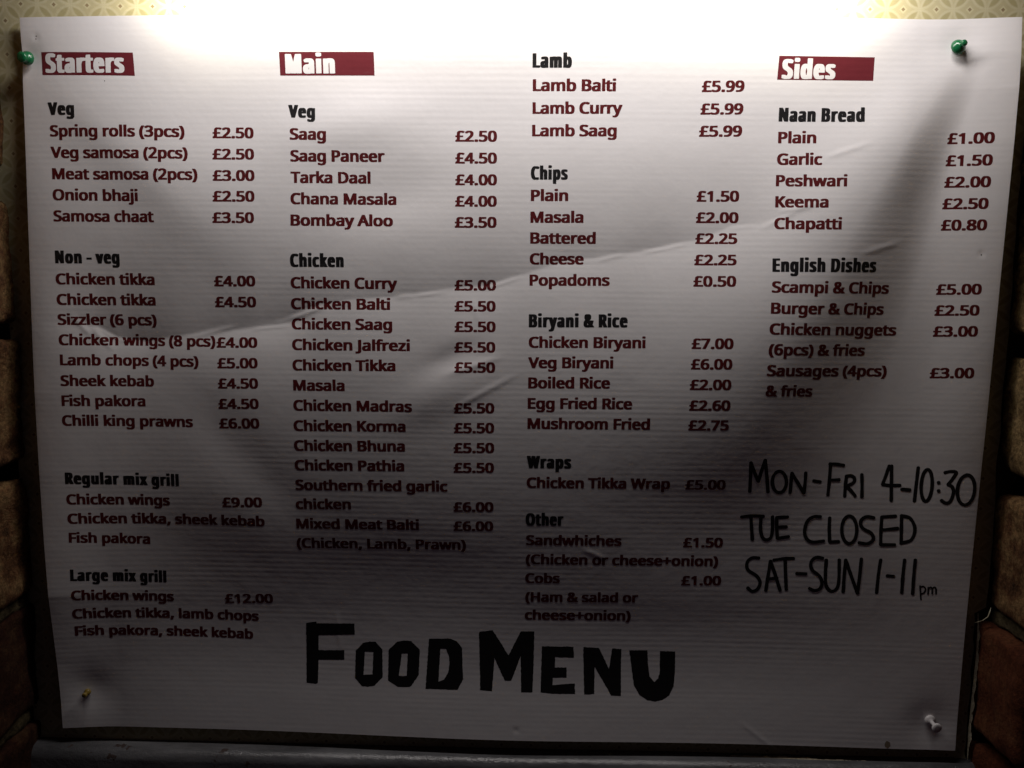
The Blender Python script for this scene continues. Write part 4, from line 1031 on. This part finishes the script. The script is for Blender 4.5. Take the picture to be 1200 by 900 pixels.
MARKER_LINES = [
  [[(450.58, 285.25), (450.27, 275.46), (449.85, 266.19)],
   [(449.85, 266.19), (452.64, 272.74), (455.36, 278.42)],
   [(455.36, 278.42), (457.07, 270.91), (458.71, 264.49)],
   [(458.71, 264.49), (460.57, 275.38), (462.08, 285.45)],
   [(467.19, 271.94), (465.45, 273.41), (464.43, 276.05), (464.34, 279.29), (465.21, 282.43), (466.84, 284.78), (468.90, 285.82), (470.92, 285.33), (472.47, 283.42), (473.21, 280.51), (472.98, 277.23), (471.83, 274.29), (470.02, 272.33), (467.92, 271.76), (466.01, 272.72)],
   [(476.07, 285.81), (476.12, 279.05), (476.21, 272.92)],
   [(476.21, 272.92), (480.80, 279.78), (484.76, 286.06)],
   [(484.76, 286.06), (485.07, 279.02), (485.00, 272.62)],
   [(490.35, 277.97), (494.75, 278.71)],
   [(500.17, 287.18), (500.39, 276.76), (500.35, 266.71)],
   [(499.79, 267.00), (504.45, 267.15), (508.86, 267.89)],
   [(500.45, 277.50), (506.65, 277.19)],
   [(510.90, 287.99), (510.84, 281.16), (511.09, 274.65)],
   [(511.10, 274.80), (514.26, 274.64), (516.26, 276.39), (515.73, 279.05), (511.58, 281.45)],
   [(511.58, 281.45), (514.67, 284.39), (517.50, 287.77)],
   [(520.67, 273.71), (521.31, 280.77), (521.69, 288.17)],
   [(537.59, 267.97), (536.01, 273.85), (534.16, 280.05)],
   [(534.16, 280.05), (538.79, 280.59), (545.19, 280.50)],
   [(539.02, 267.95), (539.70, 279.40), (540.39, 290.49)],
   [(546.37, 282.99), (551.49, 283.33)],
   [(555.56, 268.82), (555.23, 279.12), (554.88, 290.66)],
   [(560.61, 270.14), (559.27, 272.32), (558.43, 276.19), (558.28, 280.94), (558.85, 285.52), (560.03, 288.95), (561.55, 290.46), (563.08, 289.72), (564.27, 286.90), (564.89, 282.62), (564.79, 277.81), (564.00, 273.52), (562.70, 270.67), (561.16, 269.87), (559.71, 271.30)],
   [(568.62, 277.88), (568.82, 278.61)],
   [(569.07, 283.18), (569.27, 283.92)],
   [(571.94, 271.61), (575.44, 270.77), (578.80, 271.41), (576.97, 275.58), (574.53, 279.19)],
   [(574.53, 279.19), (577.16, 280.74), (578.33, 284.41), (576.90, 290.08), (574.23, 291.35), (571.29, 289.64)],
   [(584.41, 273.00), (582.25, 275.07), (580.87, 278.75), (580.54, 283.25), (581.36, 287.57), (583.14, 290.79), (585.51, 292.21), (587.96, 291.50), (589.94, 288.82), (591.01, 284.77), (590.95, 280.23), (589.77, 276.17), (587.73, 273.48), (585.29, 272.74), (582.97, 274.10)]],
  [[(446.49, 302.35), (453.20, 301.50), (460.42, 301.71)],
   [(452.54, 302.42), (453.52, 310.37), (454.42, 317.42)],
   [(458.88, 302.34), (459.15, 310.29), (460.67, 315.63), (463.10, 317.44), (465.90, 316.02), (466.70, 310.95), (466.19, 301.80)],
   [(468.82, 302.22), (469.34, 309.38), (470.27, 316.41)],
   [(468.69, 302.38), (475.87, 301.99)],
   [(469.30, 308.93), (475.49, 308.54)],
   [(470.27, 316.41), (477.40, 315.08)],
   [(496.63, 301.62), (492.16, 301.67), (488.48, 304.59), (487.20, 310.68), (488.59, 315.99), (492.68, 318.52), (499.83, 317.65)],
   [(502.44, 302.16), (502.71, 309.71), (503.63, 318.20)],
   [(503.64, 318.35), (509.38, 317.95)],
   [(513.66, 301.05), (511.82, 302.99), (510.77, 306.45), (510.72, 310.68), (511.69, 314.78), (513.47, 317.84), (515.68, 319.19), (517.82, 318.53), (519.44, 316.02), (520.18, 312.20), (519.89, 307.92), (518.63, 304.09), (516.67, 301.54), (514.44, 300.82), (512.42, 302.08)],
   [(530.33, 301.80), (525.26, 301.27), (522.18, 304.31), (523.66, 308.66), (529.40, 312.05), (531.02, 316.11), (527.64, 319.04), (522.12, 318.52)],
   [(535.32, 301.14), (535.50, 310.76), (536.05, 319.53)],
   [(535.33, 301.29), (544.03, 300.57)],
   [(535.57, 309.85), (545.96, 308.64)],
   [(536.06, 319.68), (544.98, 319.53)],
   [(547.70, 300.06), (548.28, 309.05), (548.88, 318.24)],
   [(547.42, 300.21), (552.95, 301.74), (556.18, 306.62), (556.61, 311.87), (554.44, 316.45), (548.61, 318.40)]],
  [[(459.43, 329.83), (455.08, 329.90), (452.21, 332.74), (452.82, 337.86), (458.78, 342.12), (461.26, 346.62), (459.81, 351.20), (456.54, 352.68), (453.47, 350.38)],
   [(465.27, 352.04), (466.14, 341.05), (466.96, 331.71)],
   [(466.96, 331.71), (470.84, 341.74), (474.46, 351.85)],
   [(465.47, 344.19), (471.96, 343.28)],
   [(468.95, 331.06), (475.41, 330.02), (481.62, 329.76)],
   [(476.16, 330.47), (477.18, 340.84), (478.34, 351.14)],
   [(484.09, 339.93), (490.20, 340.12)],
   [(500.12, 329.27), (495.60, 328.89), (492.79, 332.02), (493.75, 337.11), (498.71, 341.35), (500.79, 345.82), (499.66, 350.06), (496.27, 351.38), (492.96, 349.89)],
   [(502.36, 330.31), (502.54, 340.34), (503.72, 348.10), (507.04, 351.62), (510.39, 349.83), (511.38, 344.05), (510.60, 330.16)],
   [(514.76, 351.91), (514.55, 340.11), (514.64, 330.09)],
   [(514.64, 330.09), (519.31, 341.57), (523.96, 352.65)],
   [(523.96, 352.65), (524.39, 339.92), (524.54, 329.16)],
   [(536.87, 329.72), (536.24, 339.70), (536.10, 352.08)],
   [(541.79, 340.37), (546.15, 340.73)],
   [(551.95, 329.42), (551.78, 339.37), (551.95, 351.69)],
   [(558.64, 329.25), (558.61, 340.72), (558.87, 352.27)],
   [(563.12, 346.74), (564.48, 355.96)],
   [(563.20, 347.66), (565.28, 346.98), (566.72, 348.78), (565.93, 351.28), (564.14, 351.95)],
   [(568.57, 352.12), (568.32, 347.50)],
   [(568.40, 348.42), (569.87, 347.30), (570.84, 348.66), (571.10, 351.73)],
   [(570.84, 348.66), (572.14, 347.23), (573.25, 348.58), (573.53, 351.80)]]]
TITLE = [
  [[(165.04, 381.34), (171.94, 380.17), (172.21, 381.45), (197.32, 380.80), (197.45, 388.50), (173.17, 389.80), (172.89, 400.42), (190.20, 399.82), (190.09, 406.54), (172.74, 407.15), (172.04, 423.22), (170.49, 424.22), (164.33, 423.49)]],
  [[(202.82, 394.25), (207.41, 393.13), (211.21, 393.16), (215.71, 398.28), (215.84, 417.65), (210.15, 423.84), (205.86, 424.79), (201.72, 424.48), (197.14, 419.14), (197.84, 400.03)], [(203.94, 400.29), (209.74, 400.41), (208.97, 416.01), (202.99, 416.55)]],
  [[(225.65, 392.66), (230.20, 391.70), (235.05, 391.85), (240.75, 397.72), (239.93, 415.19), (234.60, 423.55), (230.03, 424.19), (225.45, 423.89), (219.34, 419.88), (219.96, 398.44)], [(228.60, 400.85), (232.70, 400.71), (231.86, 416.27), (226.68, 416.46)]],
  [[(246.84, 389.87), (260.41, 389.11), (265.21, 390.87), (268.67, 395.54), (269.49, 417.34), (265.75, 424.80), (244.50, 424.75)], [(254.36, 396.47), (258.13, 396.51), (260.09, 401.85), (260.39, 406.59), (259.64, 412.93), (256.63, 418.06), (253.14, 419.44)]],
  [[(279.91, 384.08), (288.88, 382.56), (299.48, 399.97), (307.24, 383.09), (316.18, 382.77), (316.01, 403.61), (315.54, 425.27), (308.02, 425.40), (307.43, 400.28), (301.46, 417.42), (297.09, 417.68), (290.19, 401.77), (288.72, 424.91), (280.87, 424.50)]],
  [[(321.40, 393.20), (342.03, 393.27), (342.48, 400.90), (330.20, 400.56), (330.02, 407.84), (337.82, 407.75), (337.94, 414.69), (328.93, 414.94), (328.71, 419.95), (343.27, 418.70), (343.85, 426.03), (329.40, 426.01), (320.81, 425.19)]],
  [[(348.46, 393.36), (358.78, 393.88), (365.74, 408.43), (367.46, 394.11), (373.45, 394.53), (373.98, 427.00), (367.65, 426.90), (356.25, 407.10), (356.34, 425.91), (349.72, 426.28)]],
  [[(378.71, 395.27), (390.67, 395.29), (391.47, 405.94), (392.59, 413.20), (395.86, 417.25), (398.34, 414.70), (399.27, 410.59), (398.91, 395.67), (408.92, 395.85), (409.31, 410.46), (408.71, 419.91), (405.88, 426.50), (401.45, 429.51), (396.96, 430.65), (391.66, 429.78), (386.32, 426.42), (382.39, 419.44)]]]
PIN_SPOTS = [(5.10, 23.94), (559.28, 16.85), (576.61, 438.57), (16.97, 432.01)]


INK_LIFT = 0.045


def text_mesh(face, text, u0, v0, u1, v1, cap, lift):
    x = 0.0
    pts, tris = [], []
    for ch in text:
        adv, vv, tt = face[ch]
        o = len(pts)
        pts += [(x + px, py) for px, py in vv]
        tris += [tuple(o + k for k in t) for t in tt]
        x += adv
    xs = [p[0] for p in pts]
    lo, hi = min(xs), max(xs)
    dx, dy = u1 - u0, v1 - v0
    ln = math.hypot(dx, dy)
    ex = (dx / ln, dy / ln)
    ey = (ex[1], -ex[0])
    A = np.array(pts)
    s = (A[:, 0] - lo) / (hi - lo) * ln
    t = A[:, 1] * cap
    U = u0 + ex[0] * s + ey[0] * t
    V = v0 + ex[1] * s + ey[1] * t
    return on_sheet(U, V, lift), tris, ln / ((hi - lo) * cap)


banners = []
for q, word in zip(BANNERS, ("Starters", "Main", "Sides")):
    nu, nv = 46, 14
    pts = []
    for j in range(nv + 1):
        for i in range(nu + 1):
            a, b = i / nu, j / nv
            pts.append([(1 - b) * ((1 - a) * q[0][k] + a * q[1][k]) + b * ((1 - a) * q[3][k] + a * q[2][k]) for k in (0, 1)])
    A = np.array(pts)
    fs = []
    for j in range(nv):
        for i in range(nu):
            a = j * (nu + 1) + i
            fs.append((a, a + nu + 1, a + nu + 2, a + 1))
    o = mesh_ob("banner", local(on_sheet(A[:, 0], A[:, 1], INK_LIFT)), fs, M_BANNER, menu, True)
    tag(o, "maroon box with the white word %s" % word)
    banners.append(o)

for kind, text, u0, v0, u1, v1, cap in LINES:
    face = HEAD if kind in 'hw' else BODY
    pts, tris, ratio = text_mesh(face, text, u0, v0, u1, v1, cap, INK_LIFT * (2 if kind == 'w' else 1))
    if kind == 'w':
        par = banners[("Starters", "Main", "Sides").index(text)]
        mesh_ob("lettering", local(pts), tris, M_WHITE, par)
    elif kind == 'h':
        tag(mesh_ob("section_heading", local(pts), tris, M_BLACK, menu), "heavy black heading reading %s" % text)
    elif kind == 'b':
        mesh_ob("dish_name", local(pts), tris, M_MAROON, menu)
    else:
        mesh_ob("price", local(pts), tris, M_MAROON, menu)


def resample(path, step):
    """smooth Catmull-Rom through the points"""
    Pn = [Vector(p) for p in path]
    if len(Pn) == 2:
        Pn = [Pn[0], (Pn[0] + Pn[1]) / 2, Pn[1]]
    ext = [2 * Pn[0] - Pn[1]] + Pn + [2 * Pn[-1] - Pn[-2]]
    out = []
    for i in range(1, len(ext) - 2):
        p0, p1, p2, p3 = ext[i - 1:i + 3]
        n = max(2, int((p2 - p1).length / step))
        for k in range(n):
            t = k / n
            out.append(0.5 * ((2 * p1) + (p2 - p0) * t + (2 * p0 - 5 * p1 + 4 * p2 - p3) * t * t + (3 * p1 - p0 - 3 * p2 + p3) * t ** 3))
    out.append(Pn[-1])
    return out


def marker_strokes(strokes, width, seed):
    """felt-pen strokes: ribbons with rounded ends and slightly uneven width"""
    pts, fs = [], []
    for si, st in enumerate(strokes):
        c = resample(st, 0.7)
        o = len(pts)
        n = len(c)
        tang = [((c[min(i + 1, n - 1)] - c[max(i - 1, 0)]).normalized()) for i in range(n)]
        for i in range(n):
            w = width * (1.0 + 0.16 * noise.noise(Vector((i * 0.13, si * 3.3 + seed, 1.0)))) / 2
            nx = Vector((-tang[i].y, tang[i].x))
            jag = 0.05 * noise.noise(Vector((i * 0.9, si * 1.3 + seed, 4.0)))
            pts += [c[i] + nx * (w + jag), c[i] - nx * (w - jag)]
        for i in range(n - 1):
            a = o + 2 * i
            fs.append((a, a + 1, a + 3, a + 2))
        for (e, sgn) in ((0, -1), (n - 1, 1)):
            w = (pts[o + 2 * e] - pts[o + 2 * e + 1]).length / 2
            ctr = (pts[o + 2 * e] + pts[o + 2 * e + 1]) / 2
            nx = Vector((-tang[e].y, tang[e].x))
            b = len(pts)
            fan = []
            for k in range(1, 6):
                t = math.pi * k / 6
                pts.append(ctr + nx * (w * math.cos(t)) + tang[e] * (sgn * w * 0.8 * math.sin(t)))
                fan.append(b + k - 1)
            f = [o + 2 * e] + fan + [o + 2 * e + 1]
            fs.append(tuple(f))
    A = np.array([(p.x, p.y) for p in pts])
    # each later stroke lies a hair above the earlier one
    lift = np.full(len(A), INK_LIFT)
    k = 0
    return A, fs, lift


for i, (strokes, words) in enumerate(zip(MARKER_LINES, ("MON-FRI 4-10:30", "TUE CLOSED", "SAT-SUN 1-11pm"))):
    V, F = [], []
    for si, st in enumerate(strokes):
        A, f, lf = marker_strokes([st], 2.25 if not (i == 2 and si >= 16) else 1.15, i * 10 + si)
        q = local(on_sheet(A[:, 0], A[:, 1], INK_LIFT + 0.02 * (si % 4)))
        o = len(V)
        V += q
        F += [tuple(o + k for k in ff) for ff in f]
    tag(mesh_ob("handwritten_line", V, F, M_MARKER, menu), "black marker handwriting reading %s" % words)


def roughen(loop, seed):
    out = []
    n = len(loop)
    for i in range(n):
        a, b = Vector(loop[i]), Vector(loop[(i + 1) % n])
        m_ = max(1, int((b - a).length / 1.0))
        for k in range(m_):
            p = a.lerp(b, k / m_)
            out.append(p + Vector((noise.noise(Vector((p.x * .9, p.y * .9, seed))), noise.noise(Vector((p.x * .9, p.y * .9, seed + 9))))) * 0.28)
    return out


V, F = [], []
for li, loops in enumerate(TITLE):
    loops = [roughen(lp, li * 2.7) for lp in loops]
    flat = [p for lp in loops for p in lp]
    tris = tessellate_polygon([[Vector((p.x, p.y, 0)) for p in lp] for lp in loops])
    flat, tris = refine([(p.x, p.y) for p in flat], tris, 1.6)
    A = np.array(flat)
    o = len(V)
    V += local(on_sheet(A[:, 0], A[:, 1], INK_LIFT))
    F += [tuple(o + k for k in t) for t in tris]
tag(mesh_ob("title_lettering", V, F, M_TITLE, menu), "large hand painted black words FOOD MENU")


def blotch(cu, cv, ru, rv, seed, n=22):
    A = np.array([(cu + ru * math.cos(2 * math.pi * k / n) * (1 + .25 * noise.noise(Vector((k * .5, seed, 0)))),
                   cv + rv * math.sin(2 * math.pi * k / n) * (1 + .25 * noise.noise(Vector((k * .5, seed, 5))))) for k in range(n)])
    return local(on_sheet(A[:, 0], A[:, 1], INK_LIFT)), [tuple(range(n))]


for cu, cv, r in ((9.9, 11.0, .32), (9.6, 12.6, .30), (582.0, 136.6, .35), (304.6, 452.4, .40), (52.0, 37.5, .25)):
    vs, fs = blotch(cu, cv, r, r * 1.2, cu)
    mesh_ob("pin_hole", vs, fs, M_HOLE, menu)
vs, fs = blotch(550.0, 456.2, 1.9, 2.3, 3.3)
tag(mesh_ob("stain", vs, fs, M_STAIN, menu), "small brown stain on the bottom edge")

# ------------------------------------------------------------------ push pins
def lathe(name, prof, mat, parent, seg=28):
    vs, fs = [], []
    n = len(prof)
    for k in range(seg):
        t = 2 * math.pi * k / seg
        for (z, r) in prof:
            vs.append((r * math.cos(t) / 1000, r * math.sin(t) / 1000, z / 1000))
    for k in range(seg):
        k2 = (k + 1) % seg
        for i in range(n - 1):
            fs.append((k * n + i, k2 * n + i, k2 * n + i + 1, k * n + i + 1))
    fs.append(tuple(k * n for k in range(seg - 1, -1, -1)))
    fs.append(tuple(k * n + n - 1 for k in range(seg)))
    return mesh_ob(name, vs, fs, mat, parent, True)


def dome(z0, z1, r0, r1, n=6):
    """quarter-round from (z0, r0) to (z1, r1)"""
    return [(z0 + (z1 - z0) * math.sin(math.pi / 2 * k / n), r1 + (r0 - r1) * math.cos(math.pi / 2 * k / n)) for k in range(n + 1)]


def push_pin(u, v, mat, label, tilt, flange=4.0, waist=1.5, cap=3.0, height=10.5, round_body=False, scale=1.0):
    base = on_sheet(np.array([u]), np.array([v]))[0]
    root = empty("push_pin", tuple(base))
    root.rotation_euler = (math.radians(90 + tilt[0]), 0, math.radians(tilt[1]))
    root.scale = (scale,) * 3
    tag(root, label, "push pin", "push pins holding the menu sheet")
    H = height
    if round_body:
        pr = [(0.3, flange * 0.55)] + dome(0.4, 2.6, flange * 0.6, flange)[1:] + \
             [(3.2, flange)] + dome(3.4, 6.4, flange * 0.98, cap * 0.75)[0:0] + \
             [(4.2, flange * .93), (5.2, flange * .78), (6.0, flange * .58), (6.6, cap * .88), (7.4, cap * .86)]
        lathe("body", pr, mat, root)
        lathe("cap", [(7.0, cap * .7), (7.3, cap * .95), (8.0, cap)] + [(H - 1.2, cap)] + dome(H - 1.2, H, cap, cap * .35)[1:], mat, root)
    else:
        lathe("flange", [(0.2, flange * .9), (0.5, flange), (1.3, flange)] + [(1.9, flange * .92), (2.4, flange * .7), (2.8, waist * 1.15), (3.2, waist)], mat, root)
        lathe("shaft", [(3.0, waist), (H * .5, waist * .93), (H - 3.0, waist * 1.02), (H - 2.4, waist * 1.3)], mat, root)
        lathe("cap", [(H - 2.7, waist * 1.1), (H - 2.2, cap * .82), (H - 1.6, cap), (H - .8, cap)] + dome(H - .8, H, cap, cap * .45)[1:], mat, root)
    lathe("needle", [(-6.0, .12), (-5.0, .5), (0.4, .5)], M_STEEL, root, 10)
    return root


push_pin(*PIN_SPOTS[0], M_GREEN, "green push pin at the left edge beside the Starters box", (6, -6), 4.1, 1.6, 3.1, 9.5, True)
push_pin(*PIN_SPOTS[1], M_GREEN, "green push pin near the top right corner of the menu", (-12, 10), 4.4, 1.6, 1.9, 9.5, True)
push_pin(*PIN_SPOTS[2], M_WHITEPIN, "white push pin standing proud near the lower right corner", (3, 2), 3.5, 1.35, 3.1, 11.0)
push_pin(*PIN_SPOTS[3], M_YELLOW, "small yellow push pin in the dark lower left corner", (4, 0), 2.2, 0.9, 1.7, 6.0)
